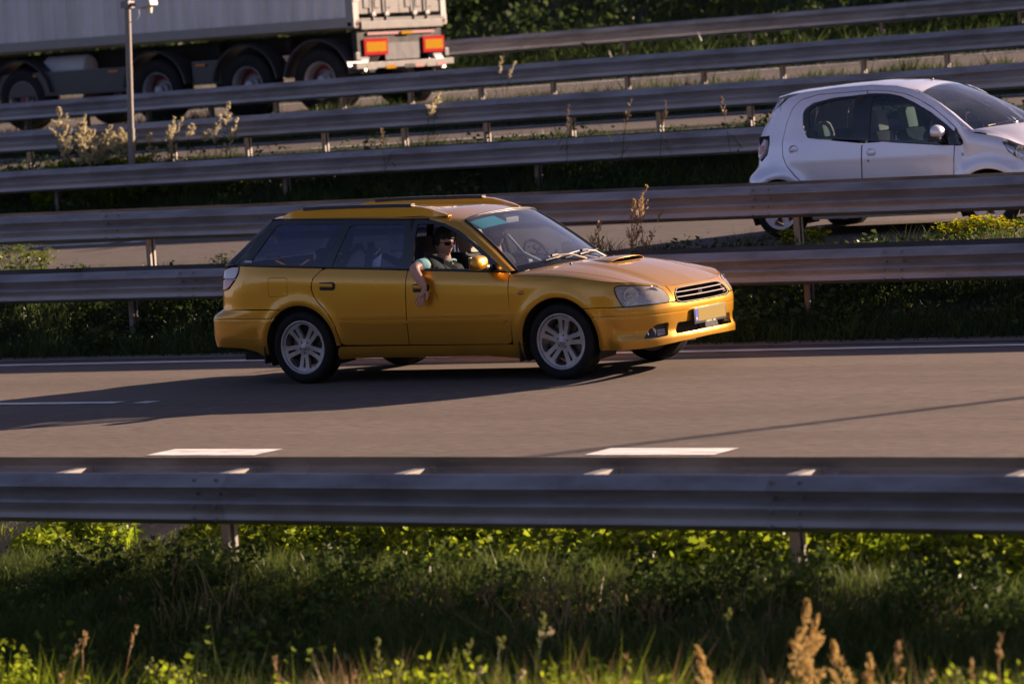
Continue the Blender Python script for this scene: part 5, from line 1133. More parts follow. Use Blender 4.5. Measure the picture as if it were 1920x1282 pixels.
tb = w0+Vector((.014,.0,-.020)); chain([tuple(tb), tuple(tb+Vector((.014,-.006,-.030))), tuple(tb+Vector((.012,-.012,-.058))), tuple(tb+Vector((.002,-.014,-.080)))], [.014,.012,.0105,.008])
me = mesh('body', B.V, B.F, M['skin']); bo = link('body', me, per); md = bo.modifiers.new('r', 'REMESH'); md.mode = 'VOXEL'; md.voxel_size = .0036; md.use_smooth_shade = True
sm = bo.modifiers.new('s', 'SMOOTH'); sm.factor = .5; sm.iterations = 2
dg = bpy.context.evaluated_depsgraph_get(); dg.update(); m2 = bpy.data.meshes.new_from_object(bo.evaluated_get(dg)); bo.modifiers.clear(); bo.data = m2; m2.name = 'body'
if not m2.materials: m2.materials.append(M['skin'])
m2.polygons.foreach_set('use_smooth', [True]*len(m2.polygons))
hx, hy, hz = HC; sh = hz-.24
V, F = skin_mesh([(hx+.03,hy,.62),(hx-.0,hy,.78),(hx-.035,hy,sh-.06),(hx-.025,hy,sh+.045),(hx-.02,hy-.17,sh+.004),(hx-.02,hy+.17,sh+.004),(-1.335,-.66,.975),(-1.355,-.745,.985),(hx+.06,hy+.22,sh-.20)], [(0,1),(1,2),(2,3),(3,4),(3,5),(4,6),(6,7),(5,8)], [(.185,.15),(.175,.14),(.185,.14),(.085,.085),.090,.090,.076,.070,.070])
shirt = MB().add(V, F).build('shirt', M['shirt'], per, smooth=True)
V, F = skin_mesh([(-1.345,-.70,.985),(-1.368,-.795,.992),(-1.376,-.835,.990)], [(0,1),(1,2)], [.074,.060,.056]); MB().add(V, F).build('sleeve', M['teal'], per, smooth=True)
MB().tube([(hx+.025+.02*math.cos(a)+.03,hy+.07*math.sin(a),sh+.072+.022*math.cos(a)) for a in np.linspace(-1.6,1.6,12)], .010, 6).build('neckline', M['teal'], per, smooth=True)
# hair: cap over the skull with a ragged rim, beard shadow left to the light
hv, hf = [], []; nu, nv = 48, 26
for i in range(nv+1):
    ph = math.pi/2-(math.pi*.62)*i/nv
    for j in range(nu):
        th = 2*math.pi*j/nu; x, y, z = math.cos(ph)*math.cos(th), math.cos(ph)*math.sin(th), math.sin(ph)
        lim = .30 if x > .25 else (-.95 if x < -.2 else -.15)
        zz = max(z, lim+.05*math.sin(9*th)); r_ = 1.12+.03*math.sin(7*th+4*ph)+.02*math.sin(13*th-9*ph); q = math.sqrt(max(0, 1-zz*zz))/max(1e-6, math.sqrt(x*x+y*y)) if zz != z else 1
        X = .098*x*q*r_; Y = .078*y*q*r_; Z = .120*zz*r_
        if zz < 0: X *= (1-.25*min(1, -zz)) if x < 0 else 1; Y *= 1-.2*(-zz)
        hv.append(rot @ Vector((X-.004, Y, Z+.004))+Vector(HC))
hf = [(i*nu+j, i*nu+(j+1) % nu, (i+1)*nu+(j+1) % nu, (i+1)*nu+j) for i in range(nv) for j in range(nu)]
MB().add(hv, hf).build('hair', M['hair'], per, smooth=True)
sg = MB()
for s_ in (-1, 1):
    P_ = []
    for a in range(5):
        P_.append([rot @ Vector((.098-.012*(b/4)**2*1.6-.004*a*.3, s_*(.008+.056*b/4), .020-.034*a/4*(1-.15*b/4)))+Vector(HC) for b in range(5)])
    sg.grid(P_); sg.tube([rot @ Vector(v)+Vector(HC) for v in ((.078,s_*.066,.014),(.04,s_*.080,.012),(-.01,s_*.082,.004))], .0025, 6)
sg.tube([rot @ Vector((.098,-.008,.010))+Vector(HC), rot @ Vector((.100,0,.013))+Vector(HC), rot @ Vector((.098,.008,.010))+Vector(HC)], .003, 6)
sgo = sg.build('sunglasses', pr('violet_lens', (.03,.006,.035), .08, coat=1), per, smooth=True)
MB().tube([(hx-.03,-.60,1.06),(hx+.085,-.47,.985),(hx+.135,-.36,.90),(hx+.15,-.20,.76)], [.004,.006,.006,.006], 4).box((0,0,0),(.001,.001,.001)).build('seat_belt_edge', M['belt'], per)
rb_ = MB(); pth = [Vector((hx-.05,-.62,1.075)), Vector((hx+.075,-.52,1.00)), Vector((hx+.130,-.40,.92)), Vector((hx+.155,-.22,.78))]
rb_.grid([[p+Vector((0,.0,.022)) for p in pth], [p-Vector((0,.0,.026)) for p in pth]]); rb_.build('seat_belt', M['belt'], per)

# the two drivers
EXTRA = [(CAR_X, CAR_Y, .006, -1.36, .38, 1.17, 'driver at the wheel of the yellow car, half hidden behind the windscreen pillar'), (CARX2, 30.80, .695, 1.30, .33, 1.17, 'driver of the silver hatchback in a dark top, dim behind the glass')]
# the people in the silver car, dim behind glass
for (bx, by, bz, lx, ly, lz, lab) in EXTRA:
    hc = (lx, ly, lz)
    q_, B, rt2 = build_person('person', lab, (bx, by, bz), hc, R(-6), [(lx+.06,ly-.22,.80),(lx+.24,ly-.16,.82),(lx+.42,ly-.12,.95)])
    bo = link('body', mesh('body', B.V, B.F, M['skin']), q_); md = bo.modifiers.new('r', 'REMESH'); md.mode = 'VOXEL'; md.voxel_size = .009; md.use_smooth_shade = True
    dg = bpy.context.evaluated_depsgraph_get(); dg.update(); m2 = bpy.data.meshes.new_from_object(bo.evaluated_get(dg)); bo.modifiers.clear(); bo.data = m2
    if not m2.materials: m2.materials.append(M['skin'])
    sh = hc[2]-.24
    V, F = skin_mesh([(lx+.03,ly,.62),(lx,ly,.78),(lx-.035,ly,sh-.06),(lx-.025,ly,sh+.04),(lx-.02,ly-.17,sh),(lx-.02,ly+.17,sh),(lx+.06,ly-.22,lz-.37),(lx+.24,ly-.16,lz-.35),(lx+.36,ly-.13,lz-.26),(lx+.06,ly+.22,sh-.20),(lx+.28,ly+.16,sh-.27)], [(0,1),(1,2),(2,3),(3,4),(3,5),(4,6),(6,7),(7,8),(5,9),(9,10)], [(.18,.14),(.17,.13),(.18,.13),(.08,.08),.088,.088,.064,.052,.045,.064,.050]); MB().add(V, F).build('jumper', M['seat'], q_, smooth=True)
    hv = [rt2 @ Vector((1.10*.098*math.cos(ph)*math.cos(th)-.008, 1.1*.078*math.cos(ph)*math.sin(th), 1.1*.12*max(math.sin(ph), .28 if math.cos(th) > .2 else -.4)+.004))+Vector(hc) for ph in np.linspace(math.pi/2, -.5, 14) for th in np.linspace(0, 2*math.pi, 25)[:-1]]
    MB().add(hv, [(i*24+j, i*24+(j+1) % 24, (i+1)*24+(j+1) % 24, (i+1)*24+j) for i in range(13) for j in range(24)]).build('hair', M['hair'], q_, smooth=True)
# ------------------------------------------------------------------ detector post in the median, lamp post beside the road
pole = thing('detector_post', 'slim pale steel post with a detector head standing among the pink reed plumes', 'post', (-29.50, 35.98, 1.1), (0, R(3.9), 0))
MB().tube([(0,0,0),(0,0,1.15)], .052, 16).build('lower_sleeve', M['post'], pole, angle=60)
MB().tube([(0,0,1.10),(.0,0,3.4)], .043, 16).build('shaft', M['post'], pole, angle=60)
MB().tube([(.04,0,2.62),(.14,0,2.63),(.20,0,2.72),(.20,0,2.82)], .007, 8).build('cable_loop', M['pale'], pole, angle=60)
MB().box((.16,0,2.86), (.34,.05,.05), None, .008).box((0,0,2.86), (.14,.14,.10), None, .01).build('bracket_arm', M['steel_dark'], pole)
dh = MB().box((.36,-.04,2.93), (.26,.18,.22), Matrix.Rotation(R(-12), 3, 'Y'), .03).build('detector_head', M['pale'], pole, angle=50)
MB().lathe([(0,-.06),(.045,-.055),(.052,.03),(.04,.05)], 20, 'z', (.40,-.03,2.80)).build('detector_eye', M['beige'], dh, angle=50)
MB().box((.0,.0,3.02), (.10,.10,.16), None, .01).build('junction_box', M['pale'], pole)
# lamp post beyond the right edge of the picture; its shadow crosses the near road
def lamp_post(loc, lean):
    lp = thing('street_lamp', 'tall grey street lamp on the verge beyond the right edge', 'street lamp', loc, lean)
    MB().tube([(0,0,0),(0,0,1.2),(0,0,6),(0,0,10)], [.075,.07,.055,.045], 14).build('shaft', M['post'], lp, angle=60)
    MB().tube([(0,0,9.9),(0,-.5,10.2),(0,-1.3,10.3)], .03, 10).build('arm', M['post'], lp, angle=60)
    MB().box((0,-1.6,10.3), (.22,.6,.09), None, .03).build('lamp_head', M['pale'], lp, angle=50)

# ------------------------------------------------------------------ vegetation
def leaves_mesh(name, C, D, Nn, Ln, Wd, tint, mat, bend=None):
    """n pointed quads: base C, direction D, width axis Nn, length Ln, width Wd; two segments"""
    n = len(C); Ln = Ln[:, None]; Wd = Wd[:, None]; bend = np.zeros((n, 3)) if bend is None else bend
    V = np.empty((n, 5, 3)); V[:, 0] = C-Nn*Wd*.5; V[:, 1] = C+Nn*Wd*.5; mid = C+D*Ln*.55+bend*.3; V[:, 2] = mid+Nn*Wd*.42; V[:, 3] = mid-Nn*Wd*.42; V[:, 4] = C+D*Ln+bend
    return _leafbuild(name, V, np.array([[0,1,2,3]]), np.array([[3,2,4]]), tint, mat)
def _leafbuild(name, V, quads, tris, tint, mat):
    n, k = V.shape[:2]; me = bpy.data.meshes.new(name); me.vertices.add(n*k); me.vertices.foreach_set('co', V.reshape(-1).astype(np.float32))
    off = (np.arange(n)*k)[:, None]; loops = []; starts = []; tot = []
    per_ = [(q, 4) for q in quads]+[(t, 3) for t in tris]
    idx = np.concatenate([off+np.array(q)[None] for q, _ in per_], axis=1); lens = [c for _, c in per_]
    me.loops.add(idx.size); me.loops.foreach_set('vertex_index', idx.reshape(-1).astype(np.int32))
    npoly = n*len(lens); me.polygons.add(npoly); st = np.cumsum([0]+lens)[:-1]; stt = (np.arange(n)[:, None]*sum(lens)+st[None]).reshape(-1)
    me.polygons.foreach_set('loop_start', stt.astype(np.int32)); 
    me.update(calc_edges=True); me.validate()
    at = me.attributes.new('tint', 'FLOAT', 'POINT'); at.data.foreach_set('value', np.repeat(tint, k).astype(np.float32)); me.materials.append(mat)
    return me
def gzv(y): return np.interp(y, PP, PZ)
def clump(x, y, s, seed):
    r = np.random.default_rng(seed); a = np.zeros_like(x)
    for _ in range(7):
        kx, ky, p = r.normal(0, 1/s), r.normal(0, 1/s), r.uniform(0, 6.28); a += np.sin(kx*x*2+ky*y*2+p)
    return a/2.6
def grass(name, n, xr, yr_, h, w_, mat, lean=.35, kind='stuff', seed=1, hvar=None, taper=None):
    r = np.random.default_rng(seed); x = r.uniform(*xr, n); y = r.uniform(*yr_, n); cl = clump(x, y, .5, seed)
    hh = h*r.uniform(.45, 1.1, n)*(1+.35*np.clip(cl, -1.4, 1.6))
    if taper is not None: hh *= taper(x, y)
    a = r.uniform(0, 2*math.pi, n); la = r.normal(0, lean, n); wind = .12
    D = np.stack([np.sin(la)*np.cos(a)+wind, np.sin(la)*np.sin(a), np.cos(la)], 1); D /= np.linalg.norm(D, axis=1)[:, None]
    b = r.uniform(0, 2*math.pi, n); N_ = np.stack([np.cos(b), np.sin(b), np.zeros(n)], 1)
    bend = np.stack([np.cos(a)*hh*.35+.05*hh, np.sin(a)*hh*.35, -hh*.22*r.uniform(0, 1, n)], 1)
    t = np.clip(.45+.28*cl+r.normal(0, .22, n), 0, 1)
    me = leaves_mesh(name, np.stack([x, y, gzv(y)-.01], 1), D, N_, hh, w_*r.uniform(.6, 1.3, n), t, mat, bend)
    o = link(name, me); return tag(o, kind=kind)
def weeds(name, n, centres, rad, h, size, mat, seed=2, kind='stuff', parent=None, flat=.5, base=None):
    """broad leaves filling mounds round the centres (x, y, r, h)"""
    r = np.random.default_rng(seed); c = np.array(centres); k = r.integers(0, len(c), n) if len(c) else None; c = c[k]
    u = r.normal(0, 1, (n, 3)); u /= np.linalg.norm(u, axis=1)[:, None]; q = r.uniform(0, 1, n)**.45
    x = c[:, 0]+u[:, 0]*q*c[:, 2]; y = c[:, 1]+u[:, 1]*q*c[:, 2]; z = gzv(y)+np.abs(u[:, 2])*q*c[:, 3]+.02
    D = r.normal(0, 1, (n, 3)); D[:, 2] = D[:, 2]*flat+.15; D /= np.linalg.norm(D, axis=1)[:, None]; N_ = np.cross(D, r.normal(0, 1, (n, 3))); N_ /= np.linalg.norm(N_, axis=1)[:, None]
    L_ = size*r.uniform(.5, 1.3, n); t = np.clip(.15+.7*(np.abs(u[:, 2])*q)+r.normal(0, .2, n), 0, 1)
    me = leaves_mesh(name, np.stack([x, y, z], 1), D, N_, L_, L_*r.uniform(.45, .75, n), t, mat)
    o = link(name, me, parent); return tag(o, kind=kind) if kind else o

xA, xB = -16.5, -4.5
# foreground verge
grass('foreground_grass', 130000, (-15.5,-5.5), (13.9,16.35), .34, .0070, M['fgblade'], seed=11, lean=.75, taper=lambda x, y: np.clip(.78+.6*(15.9-y)/1.2, .72, 1.2))
grass('shoulder_grass', 15000, (-16.5,-6), (16.5,17.7), .24, .0095, M['lime'], seed=14, lean=.6, taper=lambda x, y: np.clip((17.95-y)/1.0, .15, 1)*(.35+.65*(clump(x, y, .45, 77) > -.1)))
weeds('verge_weeds', 30000, [(r_x, r_y, r_s, r_h) for r_x, r_y, r_s, r_h in zip(rng.choice(np.array([-14.6,-13.2,-12.9,-12.2,-11.6,-11.2,-10.3,-10.0,-9.1,-8.7,-7.9,-7.4]), 230)+rng.normal(0,.28,230), rng.uniform(16.5,17.25,230), rng.uniform(.12,.32,230), rng.uniform(.10,.26,230))], 0, 0, .050, M['lime'], seed=12)
weeds('low_weeds', 36000, [(a, b, c, d) for a, b, c, d in zip(rng.uniform(-15.5,-5.5,240), rng.uniform(14.1,15.6,240), rng.uniform(.2,.5,240), rng.uniform(.10,.30,240))], 0, 0, .040, M['fgleaf'], seed=13)
weeds('dark_sprigs', 6000, [(a, b, c, d) for a, b, c, d in zip(rng.uniform(-14,-6,26), rng.uniform(15.9,16.3,26), rng.uniform(.10,.26,26), rng.uniform(.24,.42,26))], 0, 0, .045, M['blade'], seed=15)
# verges between the rails
grass('verge_grass', 90000, (-36,-6), (25.75,28.7), .22, .010, M['darkblade'], seed=21, lean=.6)
weeds('verge_foliage', 30000, [(a, b, c, d) for a, b, c, d in zip(rng.uniform(-36,-7,260), rng.uniform(26.0,28.4,260), rng.uniform(.2,.6,260), rng.uniform(.15,.42,260))], 0, 0, .055, M['darkblade'], seed=22)
grass('median_grass', 70000, (-46,-10), (34.8,37.3), .26, .013, M['blade'], seed=23, lean=.6)
weeds('median_foliage', 20000, [(a, b, c, d) for a, b, c, d in zip(rng.uniform(-46,-12,160), rng.uniform(34.9,37.2,160), rng.uniform(.2,.6,160), rng.uniform(.15,.40,160))], 0, 0, .06, M['darkblade'], seed=24)
grass('far_verge_grass', 50000, (-56,-12), (42.0,43.9), .30, .016, M['darkblade'], seed=25, lean=.6)
grass('bank_grass', 150000, (-75,-12), (49.6,68), .42, .030, M['darkblade'], seed=26, lean=.6)
weeds('bank_scrub', 60000, [(a, b, c, d) for a, b, c, d in zip(rng.uniform(-75,-14,420), rng.uniform(54,68,420), rng.uniform(.5,1.6,420), rng.uniform(.4,1.3,420))], 0, 0, .13, M['darkblade'], seed=27)

# single plants
def plume_plant(name, label, cat, loc, stems, h, ph, pr_, mat, group=None, seed=0, nper=260, leafm='blade', size=.016, leaves=60, spread=.08):
    r = np.random.default_rng(seed); t = thing(name, label, cat, loc, (0,0,0), group); mb = MB(); C = []; Dd = []; tn = []
    for s_ in range(stems):
        bx, by = r.normal(0, spread, 2); lx, ly = r.normal(.06, .10, 2); hh = h*r.uniform(.72, 1.05); ph = min(ph, .62*hh)
        P_ = [Vector((bx+lx*q*q*hh, by+ly*q*q*hh, hh*q)) for q in np.linspace(0, 1, 6)]; mb.tube(P_, [.0035]*5+[.0015], 5)
        k = nper; nb = 40 if mat is M['plume'] else 20 if ph > .12 else 9; bq = np.sort(r.uniform(0, 1, nb)); ba = r.uniform(0, 2*math.pi, nb); bl = r.uniform(.65, 1.25, nb); bi = r.integers(0, nb, k); bt = r.uniform(0, 1, k)**.8; q = np.clip(bq[bi]+bt*.14, 0, 1); env = pr_*np.sin(math.pi*np.clip(q*.93+.07, 0, 1))**.75*(1.15-.5*q); zz = hh-ph*.72+ph*q; f = zz/hh
        a = ba[bi]+r.normal(0, .25, k); rr_ = env*bl[bi]*bt+np.abs(r.normal(0, .10, k))*env
        C.append(np.stack([bx+lx*f*f*hh+rr_*np.cos(a)+.05*ph*q*q*4*(mat is M['pinkplume'])+.02*q, by+ly*f*f*hh+rr_*np.sin(a), zz], 1)); Dd.append(np.stack([np.cos(a)*.5+.15, np.sin(a)*.5, .75+r.normal(0,.25,k)], 1)); tn.append(np.clip(.3+.5*q+r.normal(0,.2,k), 0, 1))
    mb.build('stem', M['straw'] if leafm == 'straw' else M['blade'], t, smooth=True)
    C = np.vstack(C); Dd = np.vstack(Dd); Dd /= np.linalg.norm(Dd, axis=1)[:, None]; tn = np.concatenate(tn); N_ = np.cross(Dd, r.normal(0, 1, Dd.shape)); N_ /= np.linalg.norm(N_, axis=1)[:, None]
    me = leaves_mesh('seed_head', C, Dd, N_, size*r.uniform(.6,1.5,len(C)), size*.42*np.ones(len(C)), tn, mat); tag(link('seed_head', me, t), kind='stuff')
    if leaves:
        a = r.uniform(0, 2*math.pi, leaves); z = r.uniform(.05, h*.75, leaves); la = r.uniform(.5, 1.1, leaves); D = np.stack([np.sin(la)*np.cos(a), np.sin(la)*np.sin(a), np.cos(la)], 1)
        C = np.stack([r.normal(0, spread, leaves)+.06*z*z, r.normal(0, spread, leaves), z], 1); L_ = h*.38*r.uniform(.4, 1, leaves); N_ = np.cross(D, [0,0,1.]); N_ /= np.linalg.norm(N_, axis=1)[:, None]
        me = leaves_mesh('foliage', C, D, N_, L_, np.full(leaves, .014 if leafm != 'leaf' else .03), np.clip(r.normal(.5,.25,leaves), 0, 1), M['leaf' if leafm == 'leaf' else 'blade'] if leafm != 'straw' else M['straw'], bend=np.stack([0*z, 0*z, -L_*.35], 1)); tag(link('foliage', me, t), kind='stuff')
    return t
def at(px, py, P):
    """world x on the vertical plane y = P, and the height there (used only to read positions off the site survey)"""
    v = _fw*F_PX+_r2*(px-960)-_u2*(py-641); q = P/v.y; return v.x*q, CAM_Z+v.z*q
M['thinplume'] = leafmat('dull_reed_head', (.13, .09, .065), (.22, .16, .12), .4)
lamp_post((.32, 35.95, 1.2), (0, 0, 0))
def put(px, py, P, name, label, cat, stems, phf, pr_, mat, group=None, seed=0, base_dx=0, **k):
    x, z = at(px, py, P); h = max(.15, z-gz(P)); return plume_plant(name, label, cat, (x-.06*h+base_dx, P, gz(P)), stems, h, phf*min(h, .75 if mat == 'plume' else .42 if P < 20 else h), pr_, M[mat], group, seed, **k)
# pink plumed reeds around the detector post
for i, (px, py, P, st, pf) in enumerate([(135,222,36.1,3,.34),(152,232,36.2,4,.36),(172,246,36.0,4,.36),(192,256,36.1,4,.36),(212,250,36.2,4,.36),(232,262,36.0,3,.36),(144,262,35.9,3,.34),(180,275,35.9,3,.34)]):
    put(px, py, P, 'pink_reed', ['leftmost tall pink reed of the dense clump by the post','second pink reed from the left in the dense clump','middle pink reed at the back of the dense clump','pink reed low at the right back of the dense clump','pink reed right of the middle of the dense clump','pink reed of the clump closest to the post','short pink reed at the front left of the clump','short pink reed at the front middle of the clump'][i], 'reed', st, pf, .085, 'pinkplume', 'pink reeds left of the post', 40+i, spread=.12, nper=460, leaves=70, size=.034)
for i, (px, py, P, pf, lab) in enumerate([(322,236,36.1,.34,'pink reed with a broad plume right of the detector post'),(357,247,36.1,.18,'low pink reed with a small drooping plume'),(418,226,36.1,.42,'tall narrow pink reed, left of the close pair'),(434,208,36.2,.30,'tallest pink reed right of the detector post'),(283,262,36.1,.3,'short green and pink reed just right of the detector post'),(805,172,36.3,.20,'lone pale reed tip above the guardrail over the yellow car')]):
    put(px, py, P, 'pink_reed', lab, 'reed', 2 if i else 3, pf, .065, 'pinkplume', 'pink reeds in the median', 60+i, spread=.05, nper=190, leaves=40, size=.034)
for i, (px, py, P, lab) in enumerate([(722,236,35.0,'faint thin reed before the rail above the estate car roof'),(1055,190,35.1,'thin brown reed before the rail, mid picture'),(1145,178,35.0,'leaning thin reed before the rail, halfway to the silver hatchback'),(1250,176,35.1,'thin reddish reed before the rail, nearer the silver hatchback'),(1390,188,35.0,'thin reed just behind the tail of the silver hatchback'),(942,120,42.4,'straw coloured reed in front of the rail right of the lorry trailer')]):
    put(px, py, P, 'thin_reed', lab, 'reed', 1 if i < 5 else 2, .28, .022, 'thinplume' if i < 5 else 'pinkplume', 'thin reeds in the median', 80+i, spread=.06, nper=50, leaves=14, size=.04)
for i, (px, py, lab) in enumerate([(1188,390,'tall tuft of dry grass behind the bonnet of the yellow car'),(1120,412,'small dry grass tuft above the windscreen foot of the yellow car')]):
    put(px, py, 27.35, 'dry_grass_tuft', lab, 'grass tuft', 6 if i < 1 else 2, .60, .040, 'straw', 'dry grass between the two rails', 100+i, spread=.06, nper=110, leaves=24, leafm='straw', size=.026)
# flowering ragwort by the rails
def flower_bush(px, py, P, w_, label, seed, n=120, pale=False, group='flowering weeds between the rails'):
    r = np.random.default_rng(seed); x, z = at(px, py, P); h = max(.2, z-gz(P)); t = thing('flowering_weed', label, 'wild flower', (x, P, gz(P)), (0,0,0), group); mb = MB(); C = []
    for _ in range(max(5, int(w_*26))):
        a = r.uniform(-w_/2, w_/2); b = r.normal(0, .08); hh = h*r.uniform(.6, 1.0); tip = Vector((a, b, hh)); mb.tube([(a*.55, b*.5, 0), (a*.8, b, hh*.6), tip], [.004,.003,.002], 4)
        for _ in range(n//12): C.append((a+r.normal(0,.05), b+r.normal(0,.05), hh-abs(r.normal(0,.045))))
    mb.build('stem', M['blade'], t, smooth=True); C = np.array(C); k = len(C)*5; C5 = np.repeat(C, 5, 0); a = r.uniform(0, 6.28, k); D = np.stack([np.cos(a), np.sin(a), .35+0*a], 1); D /= np.linalg.norm(D, axis=1)[:, None]; N_ = np.cross(D, [0,0,1.])
    tag(link('blossom', leaves_mesh('blossom', C5, D, N_, np.full(k, .026), np.full(k, .020), r.uniform(0, 1, k), M['seedhead' if pale else 'flower']), t), kind='stuff')
    k = int(260*w_+60); c = np.stack([r.uniform(-w_/2, w_/2, k), r.normal(0, .09, k), h*.85*r.uniform(0, 1, k)**.8], 1); D = r.normal(0, 1, (k, 3)); D /= np.linalg.norm(D, axis=1)[:, None]; N_ = np.cross(D, r.normal(0, 1, (k, 3))); N_ /= np.linalg.norm(N_, axis=1)[:, None]
    tag(link('foliage', leaves_mesh('foliage', c, D, N_, .05*r.uniform(.6,1.3,k), .02*np.ones(k), r.uniform(.2, .9, k), M['leaf']), t), kind='stuff'); return t
for i, (px, py, w_, lab, pale) in enumerate([(1790,415,.35,'yellow flowering weed left of the hatchback front wheel',False),(1830,402,.45,'tall yellow flowering weed over the hatchback front wheel',False),(1885,404,.45,'yellow flowering weed at the right edge by the hatchback',False),(1478,442,.12,'small yellow flowers before the hatchback rear wheel',False),(1525,436,.20,'few yellow flowers just left of the rail post under the hatchback',False),(20,452,.6,'pale yellow flowering bush at the left edge between the rails',True),(70,462,.4,'low pale yellow flowering bush near the left edge',True),(150,488,.15,'tiny weed sprig over the lower rail at the left',True),(430,472,.2,'tiny weed sprig over the lower rail behind the estate car',True)]):
    flower_bush(px, py, 29.0 if i < 7 else 27.45, w_, lab, 200+i, n=150, pale=pale)
# foreground: plumes, seed heads and dry stems catching the low sun
FG = [(1500,1172,13.35,'plume',2,.66,.058,'large golden feathery plume, tallest at the lower right'),(1398,1256,13.2,'plume',2,.5,.035,'small golden plume tip left of the large one'),(1612,1236,13.25,'plume',2,.62,.064,'broad golden plume right of the large one'),(1655,1268,13.2,'plume',2,.4,.03,'low golden plume tip at the bottom edge'),
 (1800,1196,13.35,'seedhead',3,.60,.050,'tall pale green seed spike at the lower right'),(1325,1142,14.35,'seedhead',1,.22,.018,'slim green spike standing alone in the shade, right of middle'),(1405,1152,14.3,'seedhead',1,.14,.020,'short green spike right of the slim one'),
 (275,1224,13.6,'seedhead',2,.25,.030,'pale green flower head at the lower left'),(322,1212,13.6,'seedhead',3,.30,.035,'pale green flower cluster with two tips at the lower left'),(354,1198,13.6,'seedhead',1,.32,.018,'upright pale spike beside the flower cluster at the lower left'),
 (712,1218,13.5,'seedhead',2,.40,.022,'green seed spike, first of the lower middle row'),(748,1224,13.5,'seedhead',2,.40,.022,'green seed spike, second of the lower middle row'),(796,1206,13.55,'seedhead',2,.45,.026,'green seed spike, tall third of the lower middle row'),(862,1194,13.7,'seedhead',2,.25,.020,'green seed spike below the leaning dry stalks'),(910,1186,13.7,'seedhead',2,.25,.020,'leafy green spike left of the white flower patch'),
 (1006,1196,13.6,'seedhead',1,.35,.018,'thin green spike in the lower middle'),(1038,1216,13.5,'seedhead',2,.45,.024,'green seed spike right of the thin one'),(1100,1204,13.55,'seedhead',2,.40,.026,'leafy green spike near the bottom middle'),(1166,1200,13.7,'straw',1,.12,.012,'dry stem with a small tip near the bottom middle'),
 (930,1208,13.55,'pinkplume',4,.10,.030,'patch of off white flower heads in the lower middle')]
for i, (px, py, P, mt, st, pf, r_, lab) in enumerate(FG):
    put(px, py, P, 'verge_plume' if mt == 'plume' else 'seed_spike', lab, 'wild plant', st, pf, r_*(1.15 if mt == 'plume' else 1), mt, 'plumes and spikes on the near verge', 300+i, spread=.035, nper=1500 if mt == 'plume' else 340, leaves=30, size=.014 if mt == 'plume' else .014)
DRY = [(916,1064,14.6),(1100,1082,14.5),(846,1090,14.4),(700,1108,14.3),(765,1100,14.3),(580,1138,14.2),(835,1132,14.1),(1135,1180,13.8),(590,1205,13.7),(620,1245,13.4),(660,1215,13.5),(1430,1160,14.0),(1710,1180,13.9),(1750,1140,14.1),(1220,1128,14.2),(310,1060,15.0),(1042,1064,14.7),(100,1190,13.9),(180,1210,13.8),(240,1110,14.4),(1890,1225,13.5),(1210,1118,14.3)]
DL = ['dry stalk in the shade right of the middle, tallest below the long rail','dry bent stalk standing alone right of centre below the near rail','dry stalk just left of the tallest one below the near rail','dry stalk below the near rail under the rear wheel of the estate car','dry stalk between the rear wheel line and the tallest stalk','leaning dry stalk at the left middle of the verge','dry stalk below the pair under the near rail, centre left','short dry stalk at the centre right, lower than its neighbours','dry stalk low at the left middle above the bottom edge','dry tan tuft at the bottom edge, left of the green spikes','dry tan stalk between the bottom tuft and the green spikes','dry stalk right of the small golden plume','dry stalk between the broad golden plume and the green spike','dry stalk above the broad golden plume','arching dry stalk right of centre in the shade','dry stalk near the near rail post at the left','small dry stalk under the near rail, right of centre','dry stalk at the far left above the bright green clump','dry stalk at the left, right of the bright clump','tall thin dry stalk at the left in the shade','dry stalk at the lower right corner','arching dry stalk left of the one right of centre']
for i, (px, py, P) in enumerate(DRY):
    P = 15.35 if py < 1175 else 13.5
    put(px, py, P, 'dry_grass_stalk', DL[i], 'grass stalk', 2, .30, .008, 'straw', 'dry stalks on the near verge', 400+i, spread=.05, nper=40, leaves=10, leafm='straw', size=.022)
# sunlit tufts at the very bottom, yellow green and straw, standing up out of the shade
def tufts(name, n, spots, h, w_, mat, seed):
    r = np.random.default_rng(seed); sp = np.array(spots); k = r.integers(0, len(sp), n); c = sp[k]; x = c[:, 0]+r.normal(0, 1, n)*c[:, 2]; y = c[:, 1]+r.normal(0, .12, n); hh = h*c[:, 3]*r.uniform(.6, 1.05, n)
    a = r.uniform(0, 6.28, n); la = r.normal(0, .28, n); D = np.stack([np.sin(la)*np.cos(a)+.06, np.sin(la)*np.sin(a), np.cos(la)], 1); D /= np.linalg.norm(D, axis=1)[:, None]; b = r.uniform(0, 6.28, n); N_ = np.stack([np.cos(b), np.sin(b), 0*b], 1)
    bend = np.stack([np.cos(a)*hh*.25, np.sin(a)*hh*.25, -hh*.15*r.uniform(0, 1, n)], 1)
    return tag(link(name, leaves_mesh(name, np.stack([x, y, gzv(y)], 1), D, N_, hh, w_*r.uniform(.6, 1.4, n), np.clip(r.normal(.55, .25, n), 0, 1), mat, bend)), kind='stuff')
def spot(px, py, P, sx): x, z = at(px, py, P); return (x, P, sx, (z-gz(P)))
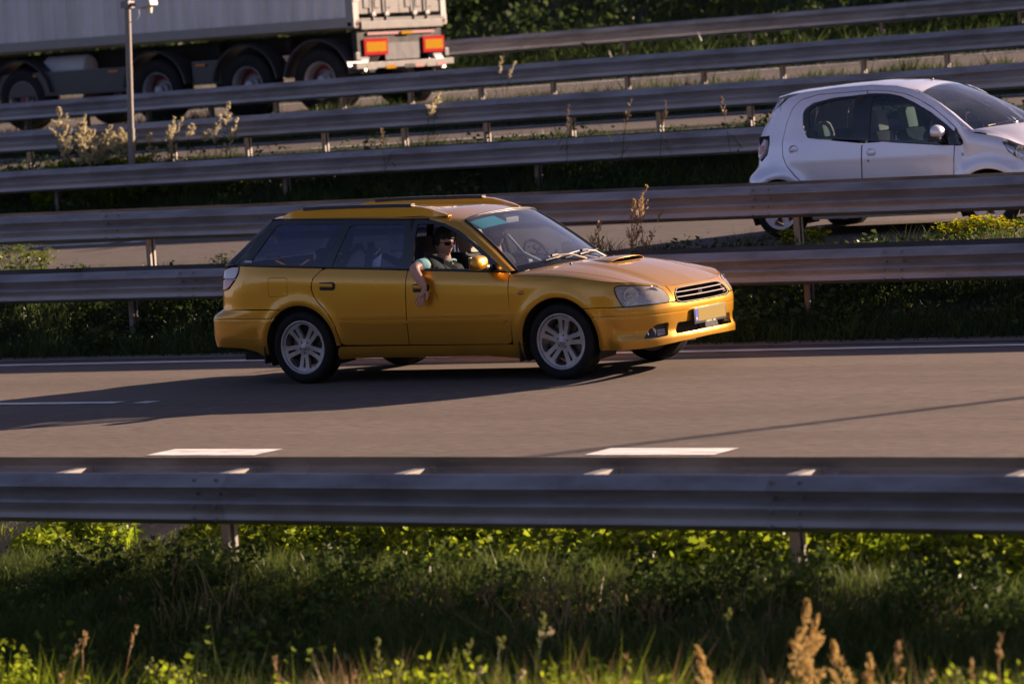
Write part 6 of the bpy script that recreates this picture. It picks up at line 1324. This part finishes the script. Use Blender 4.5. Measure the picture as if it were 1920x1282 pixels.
tufts('bottom_grass', 11000, [spot(20,1215,13.4,.16),(*spot(60,1250,13.3,.2),),spot(680,1250,13.3,.18),spot(760,1235,13.3,.22),spot(850,1240,13.3,.2),spot(1040,1225,13.3,.18),spot(1130,1225,13.3,.2),spot(1230,1255,13.2,.2),spot(1840,1250,13.2,.2),spot(1900,1240,13.2,.16),spot(360,1270,13.2,.2),spot(520,1275,13.2,.2),spot(940,1250,13.3,.2),spot(1720,1270,13.2,.18)], 1.0, .008, M['lime'], 51)
tufts('bottom_green', 9000, [spot(p_, 1240+12*math.sin(p_*.03), 13.45, .35) for p_ in range(60, 1900, 150)], 1.0, .008, M['fgblade'], 57)
tufts('bottom_straw', 5000, [spot(640,1225,13.3,.12),spot(600,1250,13.3,.12),spot(930,1235,13.3,.15),spot(1080,1225,13.3,.14),spot(450,1270,13.2,.16),spot(1420,1262,13.2,.14),spot(1740,1250,13.2,.12),spot(1310,1265,13.2,.14)], 1.0, .007, M['straw'], 52)
weeds('verge_undergrowth', 26000, [(a, b, c, d) for a, b, c, d in zip(rng.uniform(-12.5,-5.5,120), rng.uniform(12.4,14.2,120), rng.uniform(.2,.5,120), rng.uniform(.35,.80,120))], 0, 0, .050, M['fgleaf'], seed=54)
weeds('reed_leaves', 14000, [(at(px, 300, 36.1)[0], 36.1, .45, .42) for px in (110,130,150,175,200,225,245)]+[(at(px, 300, 36.1)[0], 36.1, .18, .35) for px in (325,370,425)], 0, 0, .10, M['lime'], seed=55)
_r = np.random.default_rng(61)
weeds('bottom_clumps', 15000, [(at(px, py, P)[0], P, .20, max(.3, at(px, py, P)[1]-gz(P))) for px, py, P in [(15,1196,13.5),(40,1225,13.4),(300,1240,13.4),(345,1232,13.4),(700,1246,13.4),(745,1240,13.4),(800,1225,13.4),(870,1228,13.4),(1035,1236,13.4),(1105,1226,13.4),(1165,1238,13.4),(1240,1262,13.3),(1790,1250,13.3),(1840,1262,13.3),(1900,1240,13.3),(520,1268,13.3),(150,1270,13.3)]], 0, 0, .036, M['lime'], seed=62, flat=.9)
weeds('post_foot_weeds', 2600, [(at(px, 1050, 15.72)[0], 15.72, .20, .40) for px in (380,412,1478,1508)]+[(at(px, 1050, 15.7)[0], 15.7, .22, .34) for px in (120,640,930,1240,1700)], 0, 0, .045, M['fgleaf'], seed=63)
grass('dead_blades', 3400, (-12.5,-6.2), (14.1,15.7), .46, .0060, M['straw'], seed=64, lean=.7)
